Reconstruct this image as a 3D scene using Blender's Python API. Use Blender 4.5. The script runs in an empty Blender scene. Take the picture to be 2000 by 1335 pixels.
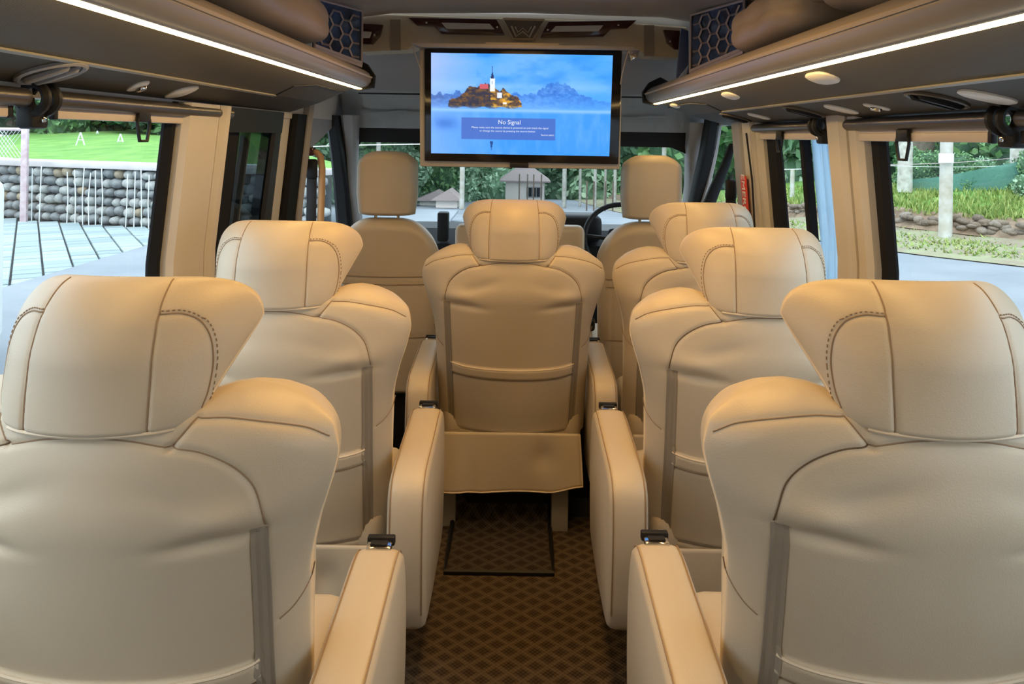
import bpy, bmesh, math, random
import numpy as np
from mathutils import Vector, Matrix
random.seed(7); rng = np.random.default_rng(7)
S = bpy.context.scene
COL = S.collection

# ------------------------------------------------------------------ camera
H = 1.46                    # lens height above the cabin floor
ROLL = 0.0157
F = 1450.0
cam_d = bpy.data.cameras.new('camera'); cam = bpy.data.objects.new('camera', cam_d); COL.objects.link(cam)
cam_d.sensor_width = 36; cam_d.lens = F / 2000 * 36
cam_d.shift_x = -0.005; cam_d.shift_y = -0.20025
cam_d.clip_start = 0.02; cam_d.clip_end = 500
cr, sr = math.cos(ROLL), math.sin(ROLL)
cam.matrix_world = Matrix(((cr, -sr, 0, 0), (0, 0, -1, 0), (sr, cr, 0, H), (0, 0, 0, 1)))
S.camera = cam
# ------------------------------------------------------------------ world, sun, exposure
w = bpy.data.worlds.new('sky'); S.world = w; w.use_nodes = True
wn = w.node_tree; wn.nodes.clear()
wo = wn.nodes.new('ShaderNodeOutputWorld'); wb = wn.nodes.new('ShaderNodeBackground')
wb.inputs[0].default_value = (0.80, 0.91, 1.0, 1); wb.inputs[1].default_value = 2.5
wn.links.new(wb.outputs[0], wo.inputs[0])
sd = bpy.data.lights.new('sun', 'SUN'); sd.energy = 1.2; sd.angle = math.radians(25); sd.color = (1, .96, .88)
so = bpy.data.objects.new('sun', sd); so.rotation_euler = (math.radians(32), math.radians(-28), 0); COL.objects.link(so)
S.view_settings.view_transform = 'Standard'; S.view_settings.look = 'None'
S.view_settings.gamma = 1; S.view_settings.use_curve_mapping = False
S.view_settings.exposure = 0.29
S.cycles.use_denoising = True
S.cycles.max_bounces = 8; S.cycles.diffuse_bounces = 5; S.cycles.transparent_max_bounces = 16
STRIP_E = 24.0
# warm fill lights added out of frame to brighten seat tops and console
def added_fill(y, x, e, spread=150):
    l = bpy.data.lights.new('added_warm_fill_light', 'AREA'); l.shape = 'RECTANGLE'; l.size = .25; l.size_y = .5
    l.energy = e; l.color = (1, .55, .15); l.spread = math.radians(spread)
    o = bpy.data.objects.new('added_warm_fill_light', l); o.location = (x, y, 1.965); COL.objects.link(o)
added_fill(1.5, 0.02, 5.5); added_fill(2.3, 0.02, 5, 172)

# ------------------------------------------------------------------ helpers
def ray(px, py):
    dx, dy = px - 1010, py - 267
    return (dx * cr + dy * sr) / F, (-dx * sr + dy * cr) / F
def atY(px, py, y):
    a, d = ray(px, py); return Vector((a * y, y, H - d * y))
def atX(px, py, x):
    a, d = ray(px, py); y = x / a; return Vector((x, y, H - d * y))

def link_mesh(name, me, mat=None, parent=None):
    o = bpy.data.objects.new(name, me); COL.objects.link(o)
    if mat is not None and len(me.materials) == 0: me.materials.append(mat)
    if parent: o.parent = parent
    return o
def tag(o, label=None, cat=None, group=None, kind=None):
    if label: o['label'] = label
    if cat: o['category'] = cat
    if group: o['group'] = group
    if kind: o['kind'] = kind
    return o
def empty(name, loc=(0, 0, 0), label=None, cat=None, group=None, rz=0):
    o = bpy.data.objects.new(name, None); o.location = loc; o.rotation_euler = (0, 0, rz); COL.objects.link(o)
    o.empty_display_size = .1
    return tag(o, label, cat, group)
def pydata(name, V, Fc, mat=None, parent=None, smooth=True):
    me = bpy.data.meshes.new(name); me.from_pydata([tuple(v) for v in V], [], [tuple(f) for f in Fc]); me.update()
    if smooth: me.shade_smooth()
    return link_mesh(name, me, mat, parent)
def bm_obj(name, bm, mat=None, parent=None, smooth=False, recalc=True):
    if recalc: bmesh.ops.recalc_face_normals(bm, faces=bm.faces)
    me = bpy.data.meshes.new(name); bm.to_mesh(me); bm.free()
    if smooth:
        me.shade_smooth()
        try: me.set_sharp_from_angle(angle=math.radians(42))
        except Exception: pass
    return link_mesh(name, me, mat, parent)
def bm_box(bm, c, s, bevel=0, seg=2, rot=None):
    r = bmesh.ops.create_cube(bm, size=1)
    vs = r['verts']
    for v in vs: v.co = Vector((v.co.x * s[0], v.co.y * s[1], v.co.z * s[2]))
    if bevel > 0:
        es = list({e for v in vs for e in v.link_edges})
        rb = bmesh.ops.bevel(bm, geom=es, offset=bevel, segments=seg, profile=.5, affect='EDGES')
        vs = list({v for f in rb['faces'] for v in f.verts} | {v for v in vs if v.is_valid})
    for v in vs:
        if rot is not None: v.co = rot @ v.co
        v.co += Vector(c)
    return vs
def box(name, c, s, mat, parent=None, bevel=0, seg=2, rot=None):
    bm = bmesh.new(); bm_box(bm, c, s, bevel, seg, rot)
    return bm_obj(name, bm, mat, parent, smooth=bevel > 0)
def bm_tube(bm, pts, r, n=8, caps=True, closed=False):
    pts = [Vector(p) for p in pts]; m = len(pts)
    rr = [float(q) for q in r] if hasattr(r, '__len__') else [float(r)] * m
    rings = []; prev = None
    for i, p in enumerate(pts):
        if closed: t = pts[(i + 1) % m] - pts[i - 1]
        else: t = pts[min(i + 1, m - 1)] - pts[max(i - 1, 0)]
        if t.length < 1e-9: t = Vector((0, 0, 1))
        t.normalize()
        if prev is None:
            a = Vector((0, 0, 1)) if abs(t.z) < .9 else Vector((1, 0, 0))
            n1 = t.cross(a).normalized()
        else:
            n1 = (prev - t * prev.dot(t))
            n1 = n1.normalized() if n1.length > 1e-6 else t.orthogonal().normalized()
        prev = n1; n2 = t.cross(n1)
        rings.append([bm.verts.new(p + rr[i] * (math.cos(2 * math.pi * k / n) * n1 + math.sin(2 * math.pi * k / n) * n2)) for k in range(n)])
    for i in range(m if closed else m - 1):
        A, B = rings[i], rings[(i + 1) % m]
        for k in range(n):
            bm.faces.new((A[k], A[(k + 1) % n], B[(k + 1) % n], B[k]))
    if caps and not closed:
        bm.faces.new(rings[0][::-1]); bm.faces.new(rings[-1])
def tube(name, pts, r, mat, parent=None, n=8, closed=False):
    bm = bmesh.new(); bm_tube(bm, pts, r, n, closed=closed)
    return bm_obj(name, bm, mat, parent, smooth=True)
def bm_prism(bm, poly, vec):
    """closed polygon (3D points) pushed along vec"""
    a = [bm.verts.new(Vector(p)) for p in poly]; b = [bm.verts.new(Vector(p) + Vector(vec)) for p in poly]
    bm.faces.new(a[::-1]); bm.faces.new(b)
    n = len(a)
    for i in range(n): bm.faces.new((a[i], a[(i + 1) % n], b[(i + 1) % n], b[i]))
def prism(name, poly, vec, mat, parent=None, bevel=0, smooth=False):
    bm = bmesh.new(); bm_prism(bm, poly, vec)
    if bevel:
        bmesh.ops.recalc_face_normals(bm, faces=bm.faces)
        bmesh.ops.bevel(bm, geom=bm.edges[:], offset=bevel, segments=2, profile=.5, affect='EDGES')
    return bm_obj(name, bm, mat, parent, smooth=smooth or bevel > 0)

# ------------------------------------------------------------------ materials
def mat(name, col, rough=.5, metal=0, bump=None, noise=None, spec=None, emis=None, estr=0, coat=0):
    """bump=(scale,strength,distance) ; noise=(scale, other colour, amount)"""
    m = bpy.data.materials.new(name); m.use_nodes = True; nt = m.node_tree
    b = nt.nodes['Principled BSDF']
    b.inputs['Base Color'].default_value = (*col, 1); b.inputs['Roughness'].default_value = rough
    b.inputs['Metallic'].default_value = metal
    if spec is not None: b.inputs['Specular IOR Level'].default_value = spec
    if coat: b.inputs['Coat Weight'].default_value = coat
    if emis: b.inputs['Emission Color'].default_value = (*emis, 1); b.inputs['Emission Strength'].default_value = estr
    tc = nt.nodes.new('ShaderNodeTexCoord')
    if noise:
        n = nt.nodes.new('ShaderNodeTexNoise'); n.inputs['Scale'].default_value = noise[0]; n.inputs['Detail'].default_value = 5
        nt.links.new(tc.outputs['Object'], n.inputs['Vector'])
        r = nt.nodes.new('ShaderNodeValToRGB'); r.color_ramp.elements[0].position = .35; r.color_ramp.elements[1].position = .68
        r.color_ramp.elements[0].color = (*col, 1); r.color_ramp.elements[1].color = (*noise[1], 1)
        nt.links.new(n.outputs[0], r.inputs[0]); nt.links.new(r.outputs[0], b.inputs['Base Color'])
    if bump:
        n2 = nt.nodes.new('ShaderNodeTexNoise'); n2.inputs['Scale'].default_value = bump[0]; n2.inputs['Detail'].default_value = 3
        nt.links.new(tc.outputs['Object'], n2.inputs['Vector'])
        bp = nt.nodes.new('ShaderNodeBump'); bp.inputs['Strength'].default_value = bump[1]; bp.inputs['Distance'].default_value = bump[2]
        nt.links.new(n2.outputs[0], bp.inputs['Height']); nt.links.new(bp.outputs[0], b.inputs['Normal'])
    return m
def emat(name, col, s):
    m = bpy.data.materials.new(name); m.use_nodes = True; nt = m.node_tree; nt.nodes.clear()
    o = nt.nodes.new('ShaderNodeOutputMaterial'); e = nt.nodes.new('ShaderNodeEmission')
    e.inputs[0].default_value = (*col, 1); e.inputs[1].default_value = s; nt.links.new(e.outputs[0], o.inputs[0]); return m

LEATHER = mat('beige_leather', (.53, .455, .355), .42, bump=(420, .25, .0015), noise=(3.0, (.50, .425, .325), 1), spec=.45)
LEATHER2 = mat('beige_leather_worn', (.40, .32, .235), .45, bump=(400, .18, .0012), spec=.4)
THREAD = mat('seam_thread', (.28, .19, .12), .8)
PIPING = mat('light_piping', (.62, .52, .40), .5)
ZIP = mat('zip_tape', (.26, .22, .175), .8, bump=(900, .4, .001))
CHROME = mat('chrome', (.75, .73, .70), .12, 1)
GREYMETAL = mat('grey_painted_metal', (.36, .34, .31), .5)
BLACK = mat('black_plastic', (.010, .010, .012), .5, spec=.25)
BLACKGLOSS = mat('black_gloss', (.006, .006, .008), .12)
RUBBER = mat('black_rubber_seal', (.008, .008, .010), .7, spec=.15)
RACKLIP = mat('rack_lip_beige', (.35, .315, .275), .38)
HEADLINER = mat('headliner_grey', (.42, .385, .37), .9, bump=(500, .2, .001))
BEIGETRIM = mat('beige_trim', (.51, .475, .43), .6, bump=(300, .15, .001))
CONSOLE = mat('beige_console_plastic', (.64, .58, .46), .45)
MAROON = mat('maroon_wood_lacquer', (.055, .010, .008), .18, coat=.6)
LAMPOFF = mat('frosted_lamp_cover', (.78, .75, .70), .35)
GREYTRIM = mat('cab_grey_plastic', (.30, .29, .30), .55)
FRONTGREY = mat('film_wrapped_grey_lining', (.27, .29, .31), .35, bump=(14, .5, .02), coat=.35)
BLINDTUBE = mat('blind_cassette_metal', (.10, .092, .092), .32, .6)
BLINDBAR = mat('blind_bottom_bar', (.55, .48, .43), .45)
REDSIGN = mat('red_sign', (.62, .05, .025), .5)
WHITEPRINT = mat('white_print', (.8, .8, .78), .5)
SKYREFLECTION = mat('painted_sky_reflection', (.60, .74, .86), .5)
_n = SKYREFLECTION.node_tree; _t = _n.nodes.new('ShaderNodeBsdfTranslucent'); _t.inputs[0].default_value = (.66, .80, .92, 1); _m = _n.nodes.new('ShaderNodeMixShader'); _m.inputs[0].default_value = .75
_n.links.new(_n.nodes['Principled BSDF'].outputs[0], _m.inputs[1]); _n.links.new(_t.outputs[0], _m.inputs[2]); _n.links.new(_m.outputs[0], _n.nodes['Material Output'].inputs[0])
ORANGELEATHER = mat('tan_belt_cover', (.50, .29, .13), .55)

def glass_mat(name, tint=(.93, .97, .98), refl=.07):
    m = bpy.data.materials.new(name); m.use_nodes = True; nt = m.node_tree; nt.nodes.clear()
    o = nt.nodes.new('ShaderNodeOutputMaterial'); mx = nt.nodes.new('ShaderNodeMixShader')
    t = nt.nodes.new('ShaderNodeBsdfTransparent'); g = nt.nodes.new('ShaderNodeBsdfGlossy')
    t.inputs[0].default_value = (*tint, 1); g.inputs['Roughness'].default_value = .02
    mx.inputs[0].default_value = refl
    nt.links.new(t.outputs[0], mx.inputs[1]); nt.links.new(g.outputs[0], mx.inputs[2]); nt.links.new(mx.outputs[0], o.inputs[0])
    return m
GLASS = glass_mat('window_glass', refl=.035)
DARKGLASS = glass_mat('glass_dark_reflection', (.22, .26, .27), .05)
REFLECTIONBLUE = glass_mat('pale_blue_film', (.62, .82, 1.0), .25)

def ribbed(name, col):
    m = mat(name, col, .55); nt = m.node_tree; b = nt.nodes['Principled BSDF']
    tc = nt.nodes.new('ShaderNodeTexCoord'); wv = nt.nodes.new('ShaderNodeTexWave'); wv.bands_direction = 'Y'
    wv.inputs['Scale'].default_value = 60; wv.inputs['Distortion'].default_value = 0
    nt.links.new(tc.outputs['Object'], wv.inputs['Vector'])
    bp = nt.nodes.new('ShaderNodeBump'); bp.inputs['Strength'].default_value = .35; bp.inputs['Distance'].default_value = .002
    nt.links.new(wv.outputs['Fac'], bp.inputs['Height']); nt.links.new(bp.outputs[0], b.inputs['Normal']); return m
UNDERRACK = ribbed('dark_ribbed_rack_underside', (.075, .068, .058))
UNDERRACK2 = mat('dark_rack_outer_panel', (.060, .053, .042), .6, bump=(300, .15, .001))

def carpet_mat(name, dark, light, dim=1.0):
    m = bpy.data.materials.new(name); m.use_nodes = True; nt = m.node_tree; b = nt.nodes['Principled BSDF']
    b.inputs['Roughness'].default_value = .9; b.inputs['Specular IOR Level'].default_value = .15
    tc = nt.nodes.new('ShaderNodeTexCoord')
    def wave(rot, scale, dist=0.6):
        mp = nt.nodes.new('ShaderNodeMapping'); mp.inputs['Rotation'].default_value = (0, 0, rot)
        nt.links.new(tc.outputs['Object'], mp.inputs['Vector'])
        wv = nt.nodes.new('ShaderNodeTexWave'); wv.bands_direction = 'X'; wv.inputs['Scale'].default_value = scale
        wv.inputs['Distortion'].default_value = dist; wv.inputs['Detail'].default_value = 1
        nt.links.new(mp.outputs[0], wv.inputs['Vector']); return wv.outputs['Fac']
    def math_(op, a, bb):
        n = nt.nodes.new('ShaderNodeMath'); n.operation = op
        for i, v in enumerate((a, bb)):
            if isinstance(v, (int, float)): n.inputs[i].default_value = v
            else: nt.links.new(v, n.inputs[i])
        return n.outputs[0]
    big = math_('MAXIMUM', math_('POWER', wave(math.radians(52), 7.0, .3), 3.0), math_('POWER', wave(math.radians(-52), 7.0, .3), 3.0))
    fine = math_('ADD', wave(math.radians(45), 33, .2), wave(math.radians(-45), 33, .2))
    s = math_('ADD', math_('MULTIPLY', big, .55), math_('MULTIPLY', fine, .25))
    r = nt.nodes.new('ShaderNodeValToRGB'); r.color_ramp.elements[0].color = (*dark, 1); r.color_ramp.elements[1].color = (*light, 1)
    r.color_ramp.elements[0].position = .1; r.color_ramp.elements[1].position = .85
    nt.links.new(s, r.inputs[0]); nt.links.new(r.outputs[0], b.inputs['Base Color'])
    bp = nt.nodes.new('ShaderNodeBump'); bp.inputs['Strength'].default_value = .5; bp.inputs['Distance'].default_value = .002
    nt.links.new(fine, bp.inputs['Height']); nt.links.new(bp.outputs[0], b.inputs['Normal'])
    return m
CARPET = carpet_mat('brown_woven_floor', (.028, .018, .011), (.105, .075, .048))
MAT = carpet_mat('dark_woven_mat', (.018, .012, .009), (.07, .055, .042))

def leaf_mat(name, c1, c2):
    m = bpy.data.materials.new(name); m.use_nodes = True; nt = m.node_tree; b = nt.nodes['Principled BSDF']
    b.inputs['Roughness'].default_value = .6
    g = nt.nodes.new('ShaderNodeNewGeometry'); r = nt.nodes.new('ShaderNodeValToRGB')
    r.color_ramp.elements[0].color = (*c1, 1); r.color_ramp.elements[1].color = (*c2, 1)
    nt.links.new(g.outputs['Random Per Island'], r.inputs[0]); nt.links.new(r.outputs[0], b.inputs['Base Color'])
    return m
LEAF1 = leaf_mat('mid_green_leaves', (.05, .14, .05), (.22, .40, .16))
LEAF2 = leaf_mat('dark_green_leaves', (.022, .075, .04), (.10, .21, .11))
LEAF3 = leaf_mat('pale_green_leaves', (.16, .30, .18), (.45, .62, .42))  # lightened so the leaf colour carries the haze ahead
GRASSBLADE = leaf_mat('grass_blades', (.10, .20, .03), (.36, .42, .12))
GRASS = mat('grass_turf', (.13, .31, .06), .9, noise=(1.3, (.22, .42, .09), 1), bump=(30, .6, .05))
BARK = mat('pale_eucalyptus_bark', (.62, .62, .57), .9, noise=(6, (.38, .35, .30), 1))
BARK2 = mat('grey_slim_bark', (.40, .40, .36), .9, noise=(6, (.26, .25, .22), 1))
LEAF4 = leaf_mat('haze_paled_leaves', (.20, .36, .22), (.52, .68, .48))  # windscreen haze put into a paler leaf colour for the view ahead
BARKD = mat('dark_bark', (.10, .075, .06), .9, noise=(8, (.17, .13, .10), 1))
ASPHALT = mat('grey_asphalt', (.21, .235, .27), .9, noise=(.7, (.27, .295, .33), 1), bump=(60, .4, .01))
PAVER = mat('pale_concrete_paver', (.32, .385, .405), .85, noise=(4, (.41, .48, .50), 1))
_n = PAVER.node_tree; _o = _n.nodes.new('ShaderNodeObjectInfo'); _r = _n.nodes.new('ShaderNodeValToRGB')
_r.color_ramp.elements[0].color = (.25, .315, .335, 1); _r.color_ramp.elements[1].color = (.37, .44, .45, 1)
_n.links.new(_o.outputs['Random'], _r.inputs[0]); _n.links.new(_r.outputs[0], _n.nodes['Principled BSDF'].inputs['Base Color'])
STONE1 = mat('grey_field_stone', (.17, .18, .19), .9, noise=(2, (.30, .31, .31), 1), bump=(20, .5, .03))
STONE2 = mat('pale_field_stone', (.34, .35, .34), .9, noise=(5, (.46, .46, .44), 1), bump=(20, .5, .03))
STONE3 = mat('brown_field_stone', (.30, .24, .17), .9, noise=(3, (.40, .33, .24), 1), bump=(20, .5, .03))
MORTAR = mat('dark_wall_core', (.045, .047, .05), .95)
COPING = mat('pale_pink_concrete', (.50, .45, .45), .9, noise=(2, (.58, .54, .54), 1))
EARTH = mat('brown_earth_bank', (.17, .115, .075), .95, noise=(3, (.33, .24, .17), 1), bump=(9, .8, .08))
VERGE = mat('leaf_littered_verge', (.27, .22, .16), .95, noise=(2.2, (.30, .33, .19), 1), bump=(25, .6, .03))
FOREST = mat('forest_floor', (.07, .12, .04), .95, noise=(.8, (.14, .2, .07), 1))
CONCRETE = mat('weathered_concrete', (.55, .55, .52), .9, noise=(4, (.40, .36, .28), 1))
WHITEPAINT = mat('white_paint', (.75, .78, .78), .6)
PINKPAINT = mat('faded_pink_paint', (.48, .34, .37), .7, noise=(9, (.60, .50, .52), 1))
CREAMWALL = mat('cream_render', (.78, .70, .64), .85)
ROOFTILE = mat('weathered_roof_tile', (.36, .29, .28), .8, bump=(20, .4, .03))
NETGREEN = glass_mat('green_shade_net', (.62, .80, .72), .0)
nt = NETGREEN.node_tree
for n in list(nt.nodes):
    if n.type == 'MIX_SHADER': n.inputs[0].default_value = .42
    if n.type == 'BSDF_GLOSSY':
        d = nt.nodes.new('ShaderNodeBsdfDiffuse'); d.inputs[0].default_value = (.20, .42, .36, 1)
        mxn = [k for k in nt.nodes if k.type == 'MIX_SHADER'][0]; nt.links.new(d.outputs[0], mxn.inputs[2])

# ------------------------------------------------------------------ cabin shell
def wx(side, z, base=None):
    """inner wall x at height z (tumblehome towards the roof)"""
    b = .965 if side < 0 else 1.03
    return side * (b - .05 * min(max((z - 1.1) / .5, 0), 1.6))
def wp(side, px, py):
    x = wx(side, 1.35)
    for _ in range(5):
        p = atX(px, py, x); x = wx(side, p.z)
    return p
def struct(name, bm, m, smooth=False):
    o = bm_obj(name, bm, m, None, smooth); o['kind'] = 'structure'; return o
Y0, Y1 = -1.1, 3.95          # rear and front of the cabin
bm = bmesh.new(); bm_box(bm, (.03, 1.45, -.03), (2.1, 5.3, .06)); struct('floor', bm, CARPET)
# ceiling with curved cove sides
bm = bmesh.new()
pr = [(-1.0, 1.70), (-.93, 1.86), (-.80, 1.95), (-.55, 1.985), (.03, 1.995), (.62, 1.985), (.87, 1.95), (1.0, 1.86), (1.06, 1.70)]
pr2 = [(a * 1.05, z + .05) for a, z in pr][::-1]
bm_prism(bm, [(a, Y0, z) for a, z in pr + pr2], (0, 3.212 - Y0, 0)); struct('ceiling', bm, HEADLINER, True)
# roof of the cab, sloping down towards the windscreen
bm = bmesh.new()
bm_prism(bm, [(-1.05, 3.27, 2.05), (-1.05, 3.27, 2.0), (-1.05, 3.86, 1.60), (-1.05, 3.98, 1.50), (-1.05, 4.02, 1.53), (-1.05, 3.9, 1.68)], (2.12, 0, 0)); struct('trim_1', bm, GREYTRIM)
# unseen rear wall, made windowless to darken the right seat backs
bm = bmesh.new(); bm_box(bm, (.03, Y0 - .03, 1.0), (2.1, .06, 2.04)); struct('wall_rear', bm, BEIGETRIM)

SILL = .78
def wall_side(side):
    """lower wall, header above the windows"""
    zs = [0, SILL - .055, SILL]
    def sec(z0, z1, t=.05):
        return [(wx(side, z0), z0), (wx(side, z1), z1), (wx(side, z1) + side * t, z1), (wx(side, z0) + side * t, z0)]
    bm = bmesh.new()
    for z0, z1, ya, yb in ((0, SILL, Y0, 4.4), (1.52, 1.92, Y0, 3.28), (1.53, 1.72, 3.28, 3.75)):
        bm_prism(bm, [(a, ya, z) for a, z in sec(z0, z1)], (0, yb - ya, 0))
    return struct('wall_left' if side < 0 else 'wall_right', bm, BEIGETRIM)
wall_side(-1); wall_side(1)
def pillar(name, side, ya, yb, m, z0=SILL, z1=1.54, inset=.02, t=.035, ya2=None, yb2=None, bevel=.015, kind='structure', parent=None):
    """upright between the windows; ya2/yb2 = its edges at the top if it leans"""
    ya2 = ya if ya2 is None else ya2; yb2 = yb if yb2 is None else yb2
    bm = bmesh.new()
    n = 7; rings = []
    for i in range(n + 1):
        z = z0 + (z1 - z0) * i / n; x0 = wx(side, z) - side * inset; x1 = x0 + side * t; f = i / n
        a = ya + (ya2 - ya) * f; b = yb + (yb2 - yb) * f
        rings.append([bm.verts.new((x1, a, z)), bm.verts.new((x0 + side * bevel, a, z)), bm.verts.new((x0, a + bevel, z)), bm.verts.new((x0, b - bevel, z)), bm.verts.new((x0 + side * bevel, b, z)), bm.verts.new((x1, b, z))])
    for A, B in zip(rings[:-1], rings[1:]):
        for k in range(6): bm.faces.new((A[k], A[(k + 1) % 6], B[(k + 1) % 6], B[k]))
    bm.faces.new(rings[0]); bm.faces.new(rings[-1][::-1])
    o = bm_obj(name, bm, m, parent, True)
    if kind and not parent: o['kind'] = kind
    return o
def yof(side, px, py=300, inset=0):
    p = wp(side, px, py); return atX(px, py, p.x - side * inset).y
L_w1 = yof(-1, 325, 270); L_p1 = yof(-1, 443, 300, .045); L_d = yof(-1, 541); L_s = yof(-1, 562); L_b = yof(-1, 583); L_f = yof(-1, 605, 300, .04)
R_w1 = yof(1, 1722, 300); R_p1 = yof(1, 1615, 300, .05); R_w2 = yof(1, 1522); R_s = yof(1, 1503); R_b = yof(1, 1449, 300, .05); R_f = yof(1, 1431, 300, .05)
# black rubber window seals, pillars, panes: left
pillar('trim_2', -1, L_w1 - .0, L_w1 + .05, RUBBER, inset=.005, t=.022, ya2=L_w1 - .0)
pillar('trim_3', -1, L_w1 + .045, L_w1 + .27, BEIGETRIM, inset=.03)
pillar('trim_4', -1, L_w1 + .26, L_p1 + .01, BEIGETRIM, inset=.045)
pillar('trim_5', -1, Y0, .15, BEIGETRIM, inset=.03)  # unseen, closes the left rear side to shade the right seat backs
def pane(name, side, ya, yb, z0=SILL, z1=1.53, m=GLASS, off=.03):
    V = []; n = 4
    for i in range(n + 1):
        z = z0 + (z1 - z0) * i / n
        for d in (off, off + .004): V += [(wx(side, z) + side * d, ya, z), (wx(side, z) + side * d, yb, z)]
    bm = bmesh.new(); vv = [bm.verts.new(v) for v in V]
    for i in range(n):
        a = i * 4; b = a + 4
        bm.faces.new((vv[a], vv[a + 1], vv[b + 1], vv[b])); bm.faces.new((vv[a + 2], vv[b + 2], vv[b + 3], vv[a + 3]))
        bm.faces.new((vv[a], vv[b], vv[b + 2], vv[a + 2])); bm.faces.new((vv[a + 1], vv[a + 3], vv[b + 3], vv[b + 1]))
    bm.faces.new(vv[0:2] + vv[3:1:-1]); bm.faces.new([vv[n*4], vv[n*4+2], vv[n*4+3], vv[n*4+1]])
    return struct(name, bm, m)
pane('window_1', -1, .12, L_w1 + .04)
# sliding door on the left: frame, sash, panes seen edge on, one darkened to stand for reflections
d = bpy.data.objects.new('door_1', None); COL.objects.link(d); d['kind'] = 'structure'
pillar('door_frame', -1, L_s, L_b + .01, RUBBER, inset=.02, t=.035, kind=None, parent=d)
pillar('door_panel', -1, L_d - .01, L_s + .01, BEIGETRIM, inset=-.005, t=.04, kind=None, parent=d)
pillar('door_frame', -1, L_d - .13, L_d, BLACK, inset=.012, t=.05, kind=None, parent=d, ya2=L_d - .09)
pillar('sash_bar', -1, L_p1 + .13, L_p1 + .22, RUBBER, inset=.0, t=.04, kind=None, parent=d, ya2=L_p1 + .10, yb2=L_p1 + .22)
pillar('sash_bar', -1, L_p1 + .25, L_p1 + .29, GREYTRIM, inset=.0, t=.03, kind=None, parent=d, ya2=L_p1 + .30, yb2=L_p1 + .33)
p = pillar('door_frame', -1, L_p1, L_d, BLACK, z0=1.46, z1=1.54, inset=.015, t=.05, kind=None, parent=d)
pn = pane('pane', -1, L_p1, L_p1 + .2); pn.parent = d; del pn['kind']
pn = pane('pane', -1, L_p1 + .2, L_d - .05, m=DARKGLASS, off=.0); pn.parent = d; del pn['kind']
# left cab: grey B pillar, door glass, A pillar
pillar('trim_6', -1, L_b, L_f, GREYTRIM, z1=1.62, inset=.04, t=.045)
pane('window_2', -1, L_f, 4.25, z0=.9)
# right side
pillar('trim_7', 1, R_w1 - .005, R_w1 + .06, RUBBER, inset=.005, t=.022, ya2=R_w1 - .01)
pillar('trim_8', 1, R_w1 + .065, R_p1 - .10, BEIGETRIM, inset=.03)
pillar('trim_9', 1, R_p1 - .11, R_p1, BEIGETRIM, inset=.05)
pillar('trim_10', 1, R_w2, R_s + .02, RUBBER, inset=.005, t=.022, ya2=R_w2 + .01)
pillar('trim_11', 1, R_s + .015, R_b - .12, BEIGETRIM, inset=.03)
pillar('trim_12', 1, R_b - .13, R_b, BEIGETRIM, inset=.045)
pillar('trim_13', 1, R_b, R_f, GREYTRIM, z1=1.62, inset=.05, t=.055)
pillar('trim_14', 1, Y0, Y0 + .5, BEIGETRIM, inset=.03)
pane('window_3', 1, Y0 + .45, R_w1 + .04)
pane('window_4', 1, R_p1, R_w2 + .03)
ym = yof(1, 1566, 330)
pillar('trim_15', 1, ym - .012, ym + .02, RUBBER, inset=-.005, t=.03, bevel=.004)
# pale blue sheet standing in for sky reflected in that window's rear half
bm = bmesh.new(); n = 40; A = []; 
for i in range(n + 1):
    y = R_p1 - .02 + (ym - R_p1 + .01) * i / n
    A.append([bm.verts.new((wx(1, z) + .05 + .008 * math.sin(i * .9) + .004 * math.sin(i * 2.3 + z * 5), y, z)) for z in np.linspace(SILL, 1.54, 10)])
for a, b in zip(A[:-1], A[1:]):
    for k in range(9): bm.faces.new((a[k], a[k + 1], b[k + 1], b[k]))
o = bm_obj('painted_reflection', bm, SKYREFLECTION, None, True, recalc=False); md = o.modifiers.new('thick', 'SOLIDIFY'); md.thickness = .003
tag(o, 'pale blue sheet added as the sky reflection in the rear half of the middle window on the right', 'painted_reflection')
pane('window_5', 1, R_f, 4.25, z0=.9)

# roof line over both cab doors, A pillars, windscreen with its dark sun band
def quadstrip(name, P, Q, thick, m, parent=None, smooth=True, axis=(0, 1, 0)):
    """solid ribbon between the two polylines P and Q, pushed along axis"""
    bm = bmesh.new(); ax = Vector(axis) * thick
    a = [bm.verts.new(p) for p in P]; b = [bm.verts.new(q) for q in Q]
    a2 = [bm.verts.new(Vector(p) + ax) for p in P]; b2 = [bm.verts.new(Vector(q) + ax) for q in Q]
    for i in range(len(P) - 1):
        bm.faces.new((a[i], b[i], b[i + 1], a[i + 1])); bm.faces.new((a2[i], a2[i + 1], b2[i + 1], b2[i]))
        bm.faces.new((a[i], a[i + 1], a2[i + 1], a2[i])); bm.faces.new((b[i], b2[i], b2[i + 1], b[i + 1]))
    bm.faces.new((a[0], a2[0], b2[0], b[0])); bm.faces.new((a[-1], b[-1], b2[-1], a2[-1]))
    return bm_obj(name, bm, m, parent, smooth)
# left roof-line arch above the cab door glass
P = [wp(-1, *q) for q in ((604, 330), (604, 300), (612, 285), (628, 270), (650, 248), (672, 222))]
Q = [Vector((wx(-1, 1.62), p.y - .02, 1.66)) for p in P]; Q[0] = Vector((P[0].x, P[0].y - .1, P[0].z)); Q[1] = Vector((P[1].x, P[1].y - .1, P[1].z))
o = quadstrip('trim_16', P, Q, .04, GREYTRIM, axis=(-1, 0, 0)); o['kind'] = 'structure'
P = [wp(1, *q) for q in ((1434, 330), (1436, 270), (1434, 246), (1410, 243), (1402, 243))]
Q = [Vector((wx(1, 1.62), p.y, 1.66)) for p in P]; Q[0] = Vector((P[0].x, P[0].y - .08, P[0].z)); Q[1] = Vector((P[1].x, P[1].y - .08, P[1].z))
o = quadstrip('trim_17', P, Q, .04, GREYTRIM, axis=(1, 0, 0)); o['kind'] = 'structure'
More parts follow.
